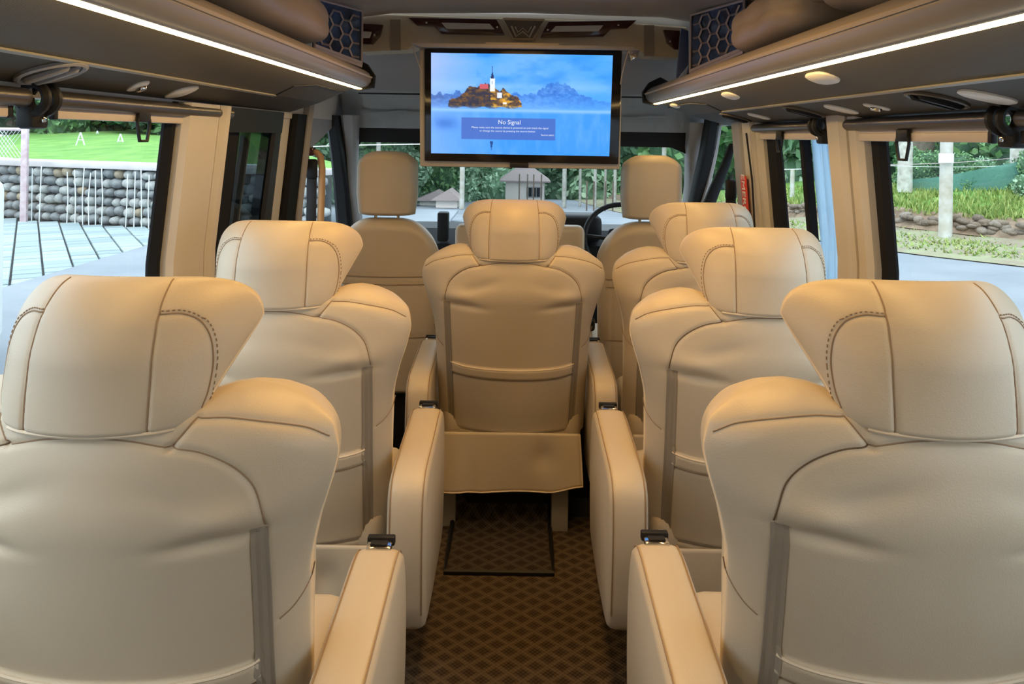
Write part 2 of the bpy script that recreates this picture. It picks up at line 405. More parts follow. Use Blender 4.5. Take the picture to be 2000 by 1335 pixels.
def apillar(name, pts, wid, m, side, dep=.09):
    bm = bmesh.new(); rings = []
    for (px, py, y), wd in zip(pts, wid):
        c = atY(px, py, y)
        rings.append([bm.verts.new(c + Vector((sx * wd, sy * dep * .5, 0))) for sx, sy in ((-1, -.6), (-.6, -1), (.6, -1), (1, -.6), (1, 1), (-1, 1))])
    for A_, B_ in zip(rings[:-1], rings[1:]):
        for k in range(6): bm.faces.new((A_[k], A_[(k + 1) % 6], B_[(k + 1) % 6], B_[k]))
    bm.faces.new(rings[0]); bm.faces.new(rings[-1][::-1])
    return struct(name, bm, m, True)
apillar('trim_18', [(650, 225, 3.72), (660, 300, 3.82), (668, 370, 3.95), (674, 445, 4.05)], [.030, .032, .038, .04], BLACK, -1)
apillar('trim_19', [(683, 225, 3.75), (687, 300, 3.9), (690, 370, 4.0), (698, 445, 4.12)], [.040, .028, .022, .025], GREYTRIM, -1)
apillar('trim_20', [(1392, 232, 3.66), (1383, 290, 3.74), (1368, 360, 3.84), (1352, 445, 3.95)], [.030, .032, .034, .036], BLACK, 1)
apillar('trim_21', [(1366, 240, 3.75), (1352, 300, 3.9), (1347, 360, 4.0), (1338, 445, 4.12)], [.055, .03, .02, .02], GREYTRIM, 1)
apillar('trim_22', [(1405, 243, 3.68), (1396, 300, 3.74), (1383, 360, 3.80), (1370, 410, 3.84)], [.010, .011, .011, .012], GREYTRIM, 1, .04)
# quarter-light bar of the right door
apillar('trim_23', [(1431, 280, 3.42), (1418, 320, 3.50), (1400, 360, 3.58), (1382, 405, 3.66)], [.012, .02, .026, .03], BLACK, 1, .03)
apillar('trim_24', [(1427, 283, 3.46), (1412, 322, 3.54), (1392, 362, 3.62), (1374, 405, 3.70)], [.005, .005, .005, .005], WHITEPAINT, 1, .03)
# windscreen frame: header lining behind the TV, wrapped in film
def lining(px0, px1, name):
    bm = bmesh.new(); nx, nz = 36, 14; G = []
    for j in range(nz + 1):
        v = j / nz; y = 3.45 + .42 * v ** .8
        row = []
        for i in range(nx + 1):
            px = px0 + (px1 - px0) * i / nx
            py = 60 + (254 - 60) * v + (0 if abs(px - 1015) < 290 else 0)
            p = atY(px, py + (px - 1010) * ROLL, y + .004 * math.sin(i * 1.7 + j * 2.1) + .004 * math.sin(i * .6 - j))
            row.append(bm.verts.new(p))
        G.append(row)
    for a, b in zip(G[:-1], G[1:]):
        for k in range(nx): bm.faces.new((a[k], a[k + 1], b[k + 1], b[k]))
    r = bmesh.ops.extrude_face_region(bm, geom=bm.faces[:]); 
    for v in r['geom']:
        if isinstance(v, bmesh.types.BMVert): v.co.y += .03
    return struct(name, bm, FRONTGREY, True)
lining(668, 1386, 'wall_front')
for k, (xa, xb, yy) in enumerate(((705, 825, 219), (1215, 1300, 229))):
    pts = [atY(xa + (xb - xa) * t, yy + 1.5 * math.sin(t * 7), 3.80) for t in np.linspace(0, 1, 9)]
    o = tube('trim_%d' % (25 + k), pts, .006, FRONTGREY); o['kind'] = 'structure'
pts = [atY(700 + 620 * t, 182 + 9 * t, 3.66) for t in np.linspace(0, 1, 4)]
o = tube('trim_27', pts, .004, BLACK); o['kind'] = 'structure'
# glass and band
def wsp(px, py): # windscreen surface, raked
    y = 4.0
    for _ in range(6):
        p = atY(px, py, y); y = 3.93 + (1.46 - p.z) * .9
    return atY(px, py, y)
bm = bmesh.new(); f = [bm.verts.new(wsp(*q)) for q in ((668, 240), (1386, 252), (1396, 470), (660, 470))]; bm.faces.new(f)
r = bmesh.ops.extrude_face_region(bm, geom=bm.faces[:])
for v in r['geom']:
    if isinstance(v, bmesh.types.BMVert): v.co.y += .005
struct('window_7', bm, GLASS)
top = [(668, 246), (1386, 258)]
P = [atY(px, 246 + (px - 668) * .017, 3.90) for px in np.linspace(668, 1386, 20)]
Q = []
for px in np.linspace(668, 1386, 20):
    e = 277 + (px - 690) * .0175
    if px < 705: e += (705 - px) * 1.2
    if px > 1320: e += (px - 1320) * .55
    Q.append(atY(px, e if px < 1010 else e, 3.92))
o = quadstrip('trim_28', P, Q, .01, BLACK); o['kind'] = 'structure'
# nose of the van closing the body below the windscreen
bm = bmesh.new(); bm_box(bm, (.03, 4.62, .43), (2.1, .08, .94)); struct('wall_nose', bm, BLACK)

# ------------------------------------------------------------------ dashboard
db = empty('dashboard', (.03, 4.3, 0), 'dark dashboard running below the windscreen behind the front seats', 'dashboard')
def sub(o): o.location = o.location - db.location; return o
bm = bmesh.new(); bm_prism(bm, [(-.95, 4.15, .3), (-.95, 4.12, .86), (-.95, 4.22, .935), (-.95, 4.58, .93), (-.95, 4.58, .3)], (1.98, 0, 0))
o = bm_obj('dash_body', bm, BLACK, db); sub(o)
o = box('instrument_hood', (.30, 4.13, .965), (.34, .22, .15), BLACK, db, .04, 3); sub(o)
o = box('phone_holder', (-.40, 4.1, .96), (.06, .08, .16), BLACK, db, .01); sub(o)
sw = empty('steering_wheel', (.56, 3.88, .93), 'black steering wheel rim peeping out left of the right front seat', 'steering wheel')
Rx = Matrix.Rotation(math.radians(62), 3, 'X')
tube('rim', [Rx @ Vector((.20 * math.cos(t), .20 * math.sin(t), 0)) for t in np.linspace(0, 2 * math.pi, 37)[:-1]], .014, BLACK, sw, 10, closed=True)
box('hub', (0, 0, 0), (.15, .12, .05), BLACK, sw, .02, rot=Rx)
for a in (0.1, math.pi - .1, -math.pi / 2):
    tube('spoke', [Rx @ Vector((.06 * math.cos(a), .06 * math.sin(a), 0)), Rx @ Vector((.195 * math.cos(a), .195 * math.sin(a), 0))], .011, BLACK, sw)
tube('column', [(0, .02, -.01), (0, .17, -.08)], .03, BLACK, sw)

# ------------------------------------------------------------------ TV and bulkhead
con = empty('bulkhead_console', (.02, 3.25, 1.9), 'beige plastic console across the roof above the television with maroon lamp trims', 'console')
def loc(o, root): o.location = o.location - root.location; return o
YC = 3.22
def cy(px, py): return atY(px, py, YC)
bm = bmesh.new()
outl = [(712, 24), (860, 30), (1010, 34), (1190, 40), (1345, 52), (1345, 108), (1318, 112), (1262, 108), (1244, 94), (1150, 92), (820, 84), (800, 96), (700, 101), (690, 70)]
bm_prism(bm, [cy(*q) for q in outl], (0, .16, 0)); bmesh.ops.recalc_face_normals(bm, faces=bm.faces)
bmesh.ops.bevel(bm, geom=bm.edges[:], offset=.008, segments=2, affect='EDGES')
loc(bm_obj('console_body', bm, CONSOLE, con, True), con)
for xa in (762, 1258):
    bm = bmesh.new(); bm_prism(bm, [atY(xa, 38 + (xa - 762) * .022, YC - .006), atY(xa + 20, 38 + (xa - 762) * .022, YC - .006), atY(xa + 20, 98 + (xa - 762) * .022, YC - .006), atY(xa, 98 + (xa - 762) * .022, YC - .006)], (0, .02, 0))
    loc(bm_obj('corner_flute', bm, RACKLIP, con), con)
def lamptrim(mir):
    base = [(797, 34), (970, 37), (986, 68), (862, 66), (848, 52), (815, 50)]
    hole = [(862, 44), (956, 46), (966, 57), (872, 56)]
    screws = [(833, 44), (971, 53)]
    if mir:
        base = [(2041 - x, y + 5) for x, y in base]; hole = [(2041 - x, y + 5) for x, y in hole]; screws = [(2041 - x, y + 5) for x, y in screws]
    t = prism('lamp_trim', [atY(x, y, YC - .022) for x, y in base], (0, .03, 0), MAROON, con, .003); loc(t, con)
    def ch(o): o.location = o.location - con.location - t.location; return o
    l = prism('lamp_cover', [atY(x, y, YC - .027) for x, y in hole], (0, .02, 0), LAMPOFF, t, .002); l.location = -con.location - t.location
    for x, y in screws:
        s = box('screw', atY(x, y, YC - .024), (.009, .006, .009), CHROME, t, .002); s.location = -con.location - t.location
lamptrim(False); lamptrim(True)
# side trims partly hidden by the rack panels
t = prism('lamp_trim', [atY(x, y, YC - .022) for x, y in ((690, 45), (748, 48), (742, 70), (728, 86), (690, 86))], (0, .03, 0), MAROON, con, .003); loc(t, con)
l = prism('lamp_cover', [atY(x, y, YC - .027) for x, y in ((690, 60), (726, 62), (722, 74), (690, 74))], (0, .02, 0), LAMPOFF, t, .002); l.location = -con.location - t.location
s = box('screw', atY(731, 68, YC - .024), (.010, .006, .010), CHROME, t, .002); s.location = -con.location - t.location
t = prism('lamp_trim', [atY(x, y, YC - .022) for x, y in ((1296, 58), (1345, 60), (1345, 98), (1318, 96), (1304, 84))], (0, .03, 0), MAROON, con, .003); loc(t, con)
s = box('screw', atY(1309, 81, YC - .024), (.010, .006, .010), CHROME, t, .002); s.location = -con.location - t.location
# metal emblem: tapering frame with a zigzag inside
em = empty('emblem', cy(1021, 55), 'brushed metal emblem with a zigzag letter in a tapering frame between the maroon trims', 'emblem')
fr = [(983, 37), (1063, 39), (1041, 77), (1003, 76)]
EM = mat('emblem_bronze', (.75, .62, .46), .35, .5)
o = prism('frame', [atY(x, y, YC - .02) for x, y in fr], (0, .015, 0), mat('emblem_plate', (.20, .17, .14), .4, .3), em, .002); o.location = -em.location
bm = bmesh.new()
bm_tube(bm, [atY(x, y, YC - .028) for x, y in fr], .006, 6, closed=True)
o = bm_obj('border', bm, EM, em, True); o.location = -em.location
bm = bmesh.new()
bm_tube(bm, [atY(x, y, YC - .030) for x, y in ((999, 51), (1008, 71), (1021, 61), (1034, 72), (1045, 51))], .0045, 4)
bm_tube(bm, [atY(x, y, YC - .030) for x, y in ((1006, 52), (1012, 63), (1021, 55), (1031, 64), (1038, 52))], .0025, 4)
o = bm_obj('zigzag', bm, mat('emblem_silver', (.9, .82, .7), .3, .4), em); o.location = -em.location

YT = 2.95
tv = empty('television', atY(1020, 207, YT), 'flat television in a black bezel showing a blue lake scene, hung under the console', 'television')
def tvp(o): o.location = -tv.location; return o
def tq(px, py, y=YT): return atY(px, py, y)
tvp(prism('casing', [tq(*q) for q in ((819, 90), (1216, 96), (1211, 331), (820, 325))], (0, .09, 0), mat('tv_casing', (.33, .31, .28), .5), tv, .006))
tvp(prism('bezel', [tq(x, y, YT - .012) for x, y in ((829, 95), (1215, 99), (1208, 321), (829, 314))], (0, .03, 0), BLACKGLOSS, tv, .004))
tvp(prism('hood', [tq(x, y, YT - .03) for x, y in ((800, 83), (1238, 90), (1238, 98), (822, 92))], (0, .12, 0), GREYTRIM, tv, .003))
for pts in (((805, 90), (812, 110), (822, 138), (824, 150)), ((1228, 98), (1221, 120), (1214, 150), (1212, 165))):
    tvp(tube('stay_cable', [tq(x, y, YT - .02) for x, y in pts], .0025, GREYTRIM, tv))
tvp(prism('bracket', [tq(x, y, YT - .02) for x, y in ((1226, 96), (1250, 98), (1244, 112), (1232, 118))], (0, .05, 0), CHROME, tv, .003))
tvp(box('mount_arm', (atY(1020, 90, 2.95).x, 3.12, 1.832), (.30, .22, .02), CONSOLE, tv, .004))
tvp(prism('latch', [tq(x, y, YT - .016) for x, y in ((996, 317), (1032, 318), (1032, 328), (996, 327))], (0, .04, 0), BLACK, tv, .002))
# the picture on the screen, painted point by point into a colour attribute
def fbm(X, Y, f, seed, oct=4):
    r = np.random.default_rng(seed); out = np.zeros_like(X); amp = 1
    for o_ in range(oct):
        g = r.random((64, 64)); x = (X * f) % 63; y = (Y * f) % 63
        x0 = np.floor(x).astype(int); y0 = np.floor(y).astype(int); fx = x - x0; fy = y - y0
        fx = fx * fx * (3 - 2 * fx); fy = fy * fy * (3 - 2 * fy)
        out += amp * ((g[y0, x0] * (1 - fx) + g[y0, (x0 + 1) % 64] * fx) * (1 - fy) + (g[(y0 + 1) % 64, x0] * (1 - fx) + g[(y0 + 1) % 64, (x0 + 1) % 64] * fx) * fy)
        amp *= .5; f *= 2.1
    return out / 1.9
NX, NY = 300, 168
u, v = np.meshgrid(np.linspace(0, 1, NX), np.linspace(0, 1, NY))     # v downwards
def c(h): return np.array([int(h[i:i + 2], 16) / 255 for i in (0, 2, 4)])
def mixc(A, B, t): t = np.clip(t, 0, 1)[..., None]; return A * (1 - t) + B * t
im = mixc(np.broadcast_to(c('6aa8f0'), u.shape + (3,)), c('3f97ee'), fbm(u * 1.2, v * 2, 3, 1) * 1.6 - .4)
im = mixc(im, c('a7b6f2'), np.clip(1 - u * 3.2, 0, 1) * np.clip(.9 - abs(v - .1), 0, 1))
im = mixc(im, c('2f83df'), np.clip((fbm(u, v * 1.2, 6, 2) - .45) * 2.4, 0, .7) * (v < .36) * (u > .25))
im = mixc(im, c('a9cdf4'), np.exp(-((v - .33) / .06) ** 2) * .6 * fbm(u, v, 5, 3))
# far tree line
ridge = .36 + .05 * fbm(u, v * 0, 9, 4) + .05 * np.abs(u - .3)
t2 = np.where((u > .48), .40 - .11 * np.exp(-((u - .70) / .10) ** 2) + .22 * np.clip(u - .78, 0, 1) * 1.4, ridge)
t2 = t2 + .05 * (fbm(u, v * 0, 34, 8) - .5) + .06 * (fbm(u, v * 0, 62, 18, 5) - .5)
m2 = (v > t2) & (v < .555)
im = mixc(im, c('3a6cc4'), m2 * (.1 + 1.1 * fbm(u, v, 60, 5)) * np.clip((.57 - v) / .16, 0, 1) * .95)
m3 = m2 & (u < .22); im = mixc(im, c('43507f'), m3 * .7 * fbm(u, v, 50, 6) * np.clip((.56 - v) / .12, 0, 1))
# island
isl = np.where(u < .3, .50 - (u - .1) * .95 + 0 * u, .27 + .0 * u); 
isl = np.interp(u, [.09, .10, .14, .17, .21, .25, .30, .34, .38, .40, .44, .48, .50, .51], [.56, .47, .44, .42, .33, .34, .30, .31, .37, .34, .40, .43, .47, .56]) + .03 * (fbm(u, v * 0, 60, 12) - .5)
mi = (v > isl) & (v < .54 + .01 * np.sin(u * 60)) & (u > .09) & (u < .51)
tex = fbm(u, v, 55, 9)
ic = mixc(np.broadcast_to(c('3c3a48'), u.shape + (3,)), c('7d5a36'), (tex - .4) * 3)
ic = mixc(ic, c('d9a13c'), (fbm(u, v, 40, 10) - .5) * 4 * (u > .33))
im = mixc(im, ic, mi * 1.0 * np.clip((.575 - v) / .06, 0, 1))
def rect(x0, x1, y0, y1, col, a=1): 
    global im
    im = mixc(im, c(col), ((u > x0) & (u < x1) & (v > y0) & (v < y1)) * a)
rect(.27, .315, .30, .35, 'c25d66'); rect(.325, .352, .245, .375, 'dfe8f4'); rect(.337, .341, .27, .30, '4a5a80')
tri = (v > .17) & (v < .25) & (np.abs(u - .3385) < (v - .165) * .12); im = mixc(im, c('2c3560'), tri * 1.0)
rect(.337, .3405, .12, .2, '2c3560'); rect(.365, .392, .385, .44, 'd8dcec'); rect(.40, .42, .48, .50, 'f0e6d8')
# lake
lake = v > .565
im = mixc(im, c('3a8ce8'), lake * .75); im = mixc(im, c('9db4f3'), lake * np.clip(1 - u * 2.6, 0, 1) * .5)
im = mixc(im, c('3f6fc0'), lake * np.exp(-((v - .70) / .06) ** 2) * np.exp(-((u - .08) / .08) ** 2) * .7)
im = mixc(im, c('7bb0f2'), lake * (fbm(u * 3, v * .6, 8, 14) - .4) * .9)
im = mixc(im, c('8fbcf4'), np.exp(-((v - .565) / .018) ** 2) * .8)
tri = (v > .87) & (v < .96) & (np.abs(u - .338) < (.965 - v) * .10); im = mixc(im, c('2c4a86'), tri * 1.0)
rect(.17, .695, .635, .855, '4a63b0', .80)
lin = np.where(im <= .04045, im / 12.92, ((im + .055) / 1.055) ** 2.4)
me = bpy.data.meshes.new('screen'); a_, b_, c_, d_ = [tq(x, y, YT - .0145) for x, y in ((842, 103), (1197, 108), (1190, 305), (842, 299))]
P4 = [np.array(q) for q in (a_, b_, c_, d_)]
pos = (P4[0] * ((1 - u) * (1 - v))[..., None] + P4[1] * (u * (1 - v))[..., None] + P4[2] * (u * v)[..., None] + P4[3] * ((1 - u) * v)[..., None]).reshape(-1, 3)
idx = np.arange(NX * NY).reshape(NY, NX)
fc = np.stack([idx[:-1, :-1], idx[1:, :-1], idx[1:, 1:], idx[:-1, 1:]], -1).reshape(-1, 4)
me.from_pydata(pos.tolist(), [], fc.tolist()); ca = me.color_attributes.new('picture', 'FLOAT_COLOR', 'POINT')
ca.data.foreach_set('color', np.concatenate([lin.reshape(-1, 3), np.ones((NX * NY, 1))], 1).ravel())
SM = emat('screen_glow', (1, 1, 1), 1.0); at = SM.node_tree.nodes.new('ShaderNodeVertexColor'); at.layer_name = 'picture'
SM.node_tree.links.new(at.outputs[0], SM.node_tree.nodes['Emission'].inputs[0]); SM.node_tree.nodes['Emission'].inputs[1].default_value = 1.08
me.materials.append(SM); scr = bpy.data.objects.new('screen', me); COL.objects.link(scr); scr.parent = tv; tvp(scr)
def text(name, body, at_, size, m, parent, rot, align='CENTER', ext=.0003):
    cu = bpy.data.curves.new(name, 'FONT'); cu.body = body; cu.size = size; cu.align_x = align; cu.align_y = 'CENTER'; cu.extrude = ext
    o = bpy.data.objects.new(name, cu); COL.objects.link(o); dg = bpy.context.evaluated_depsgraph_get()
    me_ = bpy.data.meshes.new_from_object(o.evaluated_get(dg)); bpy.data.objects.remove(o); bpy.data.curves.remove(cu)
    o = link_mesh(name, me_, m); o.rotation_euler = rot; o.location = at_
    if parent: o.parent = parent; o.location = Vector(at_) - parent.location
    return o
TXT = emat('screen_text', (.80, .85, .95), .9)
for bdy, px, py, sz, al in (('No Signal', 995, 239, .0235, 'CENTER'), ('Please make sure the source device is powered on and check the signal', 996, 249.5, .0105, 'CENTER'),
                        ('or change the source by pressing the source button', 991, 256, .0105, 'CENTER'), ('Source select', 1082, 264, .0095, 'RIGHT')):
    text('screen_text', bdy, tq(px, py, YT - .0155), sz, TXT, tv, (math.pi / 2, 0, 0), al, 0)

# ------------------------------------------------------------------ overhead racks
STRIP = emat('led_strip', (1.0, .65, .24), STRIP_E)
def rack(side, yend, zst, lab):
    R = empty('overhead_rack', (side * .8, 0, 1.65), lab, 'luggage rack')
    wo_ = .95 if side < 0 else 1.01
    def pl(a, z, y): return Vector((side * a, y, z))
    def ex(name, prof, m, ya=Y0 + .02, yb=yend, smooth=True, par=R):
        bm = bmesh.new(); bm_prism(bm, [pl(a, z, ya) for a, z in prof], (0, yb - ya, 0))
        o = bm_obj(name, bm, m, par, smooth); o.location = -R.location; return o
    z = zst
    lip = [(.628, z - .002), (.606, z + .006), (.594, z + .022), (.592, z + .040), (.600, z + .056), (.618, z + .070), (.650, z + .078), (.690, z + .078), (.70, z + .055), (.70, z + .012), (.66, z + .0)]
    ex('lip', lip, RACKLIP)
    ex('piping', [(.590, z + .036), (.586, z + .042), (.592, z + .046)], PIPING)
    zm = 1.585 if side < 0 else 1.572; zo = 1.535 if side < 0 else 1.520
    ex('underside', [(.655, z + .002), (.80, zm), (.80, zm + .03), (.69, z + .03)], UNDERRACK, smooth=False)
    ex('outer_panel', [(.80, zm), (wo_, zo), (wo_, zo + .03), (.80, zm + .03)], UNDERRACK2, smooth=False)
    ex('trim_strip', [(.795, zm - .003), (.805, zm - .006), (.809, zm - .001), (.80, zm + .004)], mat('rack_trim_strip', (.34, .32, .28), .4), yb=yend - .55)
    ex('led_channel', [(.627, z - .004), (.655, z - .004), (.655, z + .002), (.627, z + .002)], LAMPOFF, yb=yend)
    ex('led_strip', [(.630, z - .0065), (.651, z - .0065), (.651, z - .0035), (.630, z - .0035)], STRIP, yb=yend - .01, smooth=False)
    ex('end_cap', [(.585, z + .0), (.58, z + .05), (.61, z + .095), (.66, z + .12), (.70, z + .10), (.72, z + .02), (.64, z - .012)], BLACK, ya=yend - .005, yb=yend + .03)
    ex('front_panel', [(.66, z + .01), (.80, zm + .005), (wo_, zo + .005), (wo_, zo + .12), (.70, z + .06)], UNDERRACK2, ya=yend - .02, yb=yend, smooth=False)
    # hatch seam lines
    yh = yend - .55
    o = tube('hatch_seam', [pl(.80, zm - .001, yh), pl(.735, zm + (.065 / .145) * (z - zm), yh - .02), pl(.70, z - .02, yh + .12), pl(.70, z - .02, yend)], .0022, BLACK, R); o.location = -R.location
    def plate(name, a, y, ra, ry, m, h=.006, par=R, n=20, sq=2.6, tilt=0, ring=False):
        sl = ((zm - z) / .145) if a < .8 else (zo - zm) / (wo_ - .80)
        za = z + (a - .655) * sl if a < .8 else zm + (a - .80) * sl
        bm = bmesh.new()
        e1 = Vector((side * 1, 0, sl)).normalized(); e2 = Vector((0, 1, 0)); nn = Vector((side * sl, 0, -1)).normalized()
        c0 = pl(a, za, y)
        def pt(t, k, hh):
            ct, st = math.cos(t), math.sin(t)
            x_ = ra * k * math.copysign(abs(ct) ** (2 / sq), ct); y_ = ry * k * math.copysign(abs(st) ** (2 / sq), st)
            xr = x_ * math.cos(tilt) - y_ * math.sin(tilt); yr = x_ * math.sin(tilt) + y_ * math.cos(tilt)
            return c0 + e1 * xr + e2 * yr + nn * hh
        if ring:
            bm_tube(bm, [pt(2 * math.pi * i / n, 1, h * .5) for i in range(n)], h * .8, 6, closed=True)
        else:
            r1 = [bm.verts.new(pt(2 * math.pi * i / n, 1, -.002)) for i in range(n)]; r2 = [bm.verts.new(pt(2 * math.pi * i / n, 1, h * .6)) for i in range(n)]
            r3 = [bm.verts.new(pt(2 * math.pi * i / n, .88, h)) for i in range(n)]
            for A_, B_ in ((r1, r2), (r2, r3)):
                for i in range(n): bm.faces.new((A_[i], A_[(i + 1) % n], B_[(i + 1) % n], B_[i]))
            bm.faces.new(r3); bm.faces.new(r1[::-1])
        o = bm_obj(name, bm, m, par, True)
        o.location = -R.location if par is R else Vector((0, 0, 0))
        return o
    ex_ = None
    if side < 0:
        plate('reading_lamp', .865, 1.91, .045, .035, LAMPOFF, .006, tilt=.5)
        lt = plate('latch', .865, 1.69, .035, .018, LAMPOFF, .005, tilt=.6); plate('catch', .865, 1.70, .016, .010, CHROME, .012, par=lt, tilt=.6)
        for yy in (1.36, .5):
            v_ = plate('air_vent', .855, yy, .055, .055, mat('vent_dark', (.03, .028, .025), .4), .004, sq=2)
            plate('vent_ring', .855, yy, .056, .056, GREYTRIM, .007, par=v_, sq=2, ring=True)
            plate('vent_flap', .855, yy + .012, .045, .006, GREYTRIM, .014, par=v_); plate('vent_flap', .855, yy - .018, .045, .006, GREYTRIM, .014, par=v_)
    else:
        for a, y, ra, ry in ((.885, 1.40, .050, .035), (.885, 2.03, .046, .032), (.885, 2.72, .042, .03), (.705, 1.72, .030, .060), (.705, 2.46, .026, .055), (.70, 3.3, .02, .05)):
            plate('reading_lamp', a, y, ra, ry, LAMPOFF, .006, tilt=-.25 if a > .8 else 0)
        lt = plate('latch', .89, 1.84, .032, .016, LAMPOFF, .005, tilt=-.5); plate('catch', .89, 1.84, .014, .008, CHROME, .012, par=lt, tilt=-.5)
        for yy in (1.55, 2.27, 2.98):
            v_ = plate('air_vent', .875, yy, .06, .05, mat('vent_dark_2', (.02, .018, .016), .4), .004, sq=2)
            plate('vent_ring', .875, yy, .061, .051, mat('vent_rim', (.09, .07, .05), .4), .006, par=v_, sq=2, ring=True)
            plate('vent_flap', .875, yy + .012, .05, .006, BLACK, .014, par=v_); plate('vent_flap', .875, yy - .018, .05, .006, BLACK, .014, par=v_)
    return R
rack(-1, 3.0, H + .302 * .625, 'dark ribbed overhead rack with a beige lip and glowing light strip above the left windows')
rack(1, 3.45, H + .267 * .625, 'dark overhead rack with several oval lamps and a glowing light strip above the right windows')

# honeycomb end panels standing in the racks
HEX = mat('honeycomb_frame', (.50, .44, .46), .45)
HEXBACK = mat('acrylic_painted_reflection', (.02, .03, .06), .22, coat=.3, noise=(14, (.05, .10, .24), 1))  # blue mottling painted in for the screen mirrored in the acrylic
def honeycomb(side, A_, B_, zb0, zb1, ztop, lab):
    """A_ inner/front bottom corner (x,y), B_ outer/rear bottom corner; hexagon lattice in between"""
    A_ = Vector((A_[0], A_[1], 0)); B_ = Vector((B_[0], B_[1], 0)); L = (B_ - A_).length; e = (B_ - A_).normalized(); nn = Vector((0, 0, 1)).cross(e).normalized()
    if nn.y > 0: nn = -nn
    R = empty('honeycomb_panel', (A_ + B_) / 2 + Vector((0, 0, min(zb0, zb1))), lab, 'panel')
    def q(s, z, d=0): return A_ + e * s + Vector((0, 0, z)) + nn * d
    def zb(s): return zb0 + (zb1 - zb0) * s / L
    o = prism('backing', [q(0, zb0, -.004), q(L, zb1, -.004), q(L, ztop, -.004), q(0, ztop, -.004)], nn * -.006, HEXBACK, R); o.location = -R.location
    bm = bmesh.new()
    bm_tube(bm, [q(0, zb0), q(L, zb1), q(L, ztop), q(0, ztop)], .006, 4, closed=True)
    bm_prism(bm, [q(0, zb0 - .012, .004), q(L, zb1 - .012, .004), q(L, zb1 + .012, .004), q(0, zb0 + .012, .004)], nn * -.01)
    hw_, hh = .080, .027    # wide flat hexagons
    j = 0; z = min(zb0, zb1)
    while z < ztop + hh:
        s = -hw_ + (hw_ * .75 if j % 2 else 0)
        while s < L + hw_:
            cs, cz = s, z
            P_ = [(cs - hw_ / 2, cz), (cs - hw_ / 4, cz + hh / 1.0), (cs + hw_ / 4, cz + hh), (cs + hw_ / 2, cz)]
            segs = list(zip(P_[:-1], P_[1:])) + [((cs + hw_ / 2, cz), (cs + hw_, cz))]
            for (s0, z0), (s1, z1) in segs:
                if min(s0, s1) < 0 or max(s0, s1) > L or max(z0, z1) > ztop or z0 < zb(s0) or z1 < zb(s1): continue
                bm_tube(bm, [q(s0, z0), q(s1, z1)], .0045, 4)
            s += hw_ * 1.5
        z += hh; j += 1
    o = bm_obj('lattice', bm, HEX, R); o.location = -R.location
    return R
pa = atY(706, 126, 2.98); pb = atY(614, 92, 2.72)
honeycomb(-1, (pa.x, 2.98), (pb.x, 2.72), pa.z, pb.z, 1.955, 'honeycomb lattice panel with a painted blue reflection at the front end of the left rack')
pa = atY(1348, 142, 2.95); pb = atY(1452, 98, 2.62)
honeycomb(1, (pa.x, 2.95), (pb.x, 2.62), pa.z, pb.z, 1.955, 'honeycomb lattice panel with a painted blue reflection at the front end of the right rack')
BLUEPL = mat('blue_grey_gloss_panel', (.05, .08, .20), .25, coat=.4)
o = prism('side_panel', [atY(x, y, 2.99) for x, y in ((1322, 152), (1346, 150), (1345, 60), (1330, 55))], (0, .02, 0), BLUEPL, None, .003)
tag(o, 'glossy blue grey upright panel left of the right honeycomb lattice', 'panel')
o = prism('foil_pouch', [atY(x, y, 2.97) for x, y in ((1324, 153), (1340, 156), (1345, 126))], (0, .01, 0), mat('pale_foil', (.45, .6, .9), .2, .5), None, .002)
tag(o, 'small pale blue foil triangle at the foot of the right glossy panel', 'foil')

# beige upholstered bags lying in the racks
def bag(name, c0, size, rx, lab, grp=None, seams=True, seed=1, rot=None):
    R = empty(name, c0, lab, 'cushion', grp)
    bm = bmesh.new(); bmesh.ops.create_cube(bm, size=2); bmesh.ops.subdivide_edges(bm, edges=bm.edges[:], cuts=14, use_grid_fill=True)
    r = np.random.default_rng(seed); ph = r.random(6) * 6
    for v_ in bm.verts:
        x, y, z = v_.co
        k = (abs(x) ** 4 + abs(y) ** 4 + abs(z) ** 4) ** .25
        x, y, z = x / k, y / k, z / k
        puff = 1 + .04 * math.sin(3 * x + ph[0]) * math.sin(4 * y + ph[1]) + .03 * math.sin(9 * y + 2 * z + ph[2]) - .05 * math.exp(-((z) / .06) ** 2)
        v_.co = Vector((x * size[0] * puff, y * size[1], z * size[2] * puff))
        if rot: v_.co = rot @ v_.co
    o = bm_obj('cover', bm, LEATHER2, R, True)
    bm = bmesh.new()
    pts = []
    for t in np.linspace(0, 2 * math.pi, 60)[:-1]:
        ct, st = math.cos(t), math.sin(t); k = (ct ** 4 + st ** 4) ** .25
        x, y = ct / k, st / k
        puff = 1 + .04 * math.sin(3 * x + ph[0]) * math.sin(4 * y + ph[1]) + .03 * math.sin(9 * y + ph[2]) - .05
        p_ = Vector((x * size[0] * puff * 1.0, y * size[1], 0)); pts.append(rot @ p_ if rot else p_)
    bm_tube(bm, pts, .0022, 5, closed=True)
    bm_obj('seam', bm, THREAD, R, True)
    return R
bag('seat_cushion_bag', (-.765, 1.98, 1.825), (.14, .66, .08), 0, 'plump brown beige cushion resting on the left overhead rack', seed=3, rot=Matrix.Rotation(-.12, 3, 'Y'))
bag('seat_cushion_bag', (.80, 2.10, 1.79), (.145, .31, .072), 0, 'beige cushion nearest the honeycomb panel on the right rack', 'cushions lying on the right rack', seed=4, rot=Matrix.Rotation(.1, 3, 'Y'))
bag('seat_cushion_bag', (.82, 1.47, 1.80), (.14, .30, .085), 0, 'beige cushion on the right rack leaning behind another, further from the honeycomb panel', 'cushions lying on the right rack', seed=5, rot=Matrix.Rotation(.15, 3, 'Y') @ Matrix.Rotation(.12, 3, 'X'))

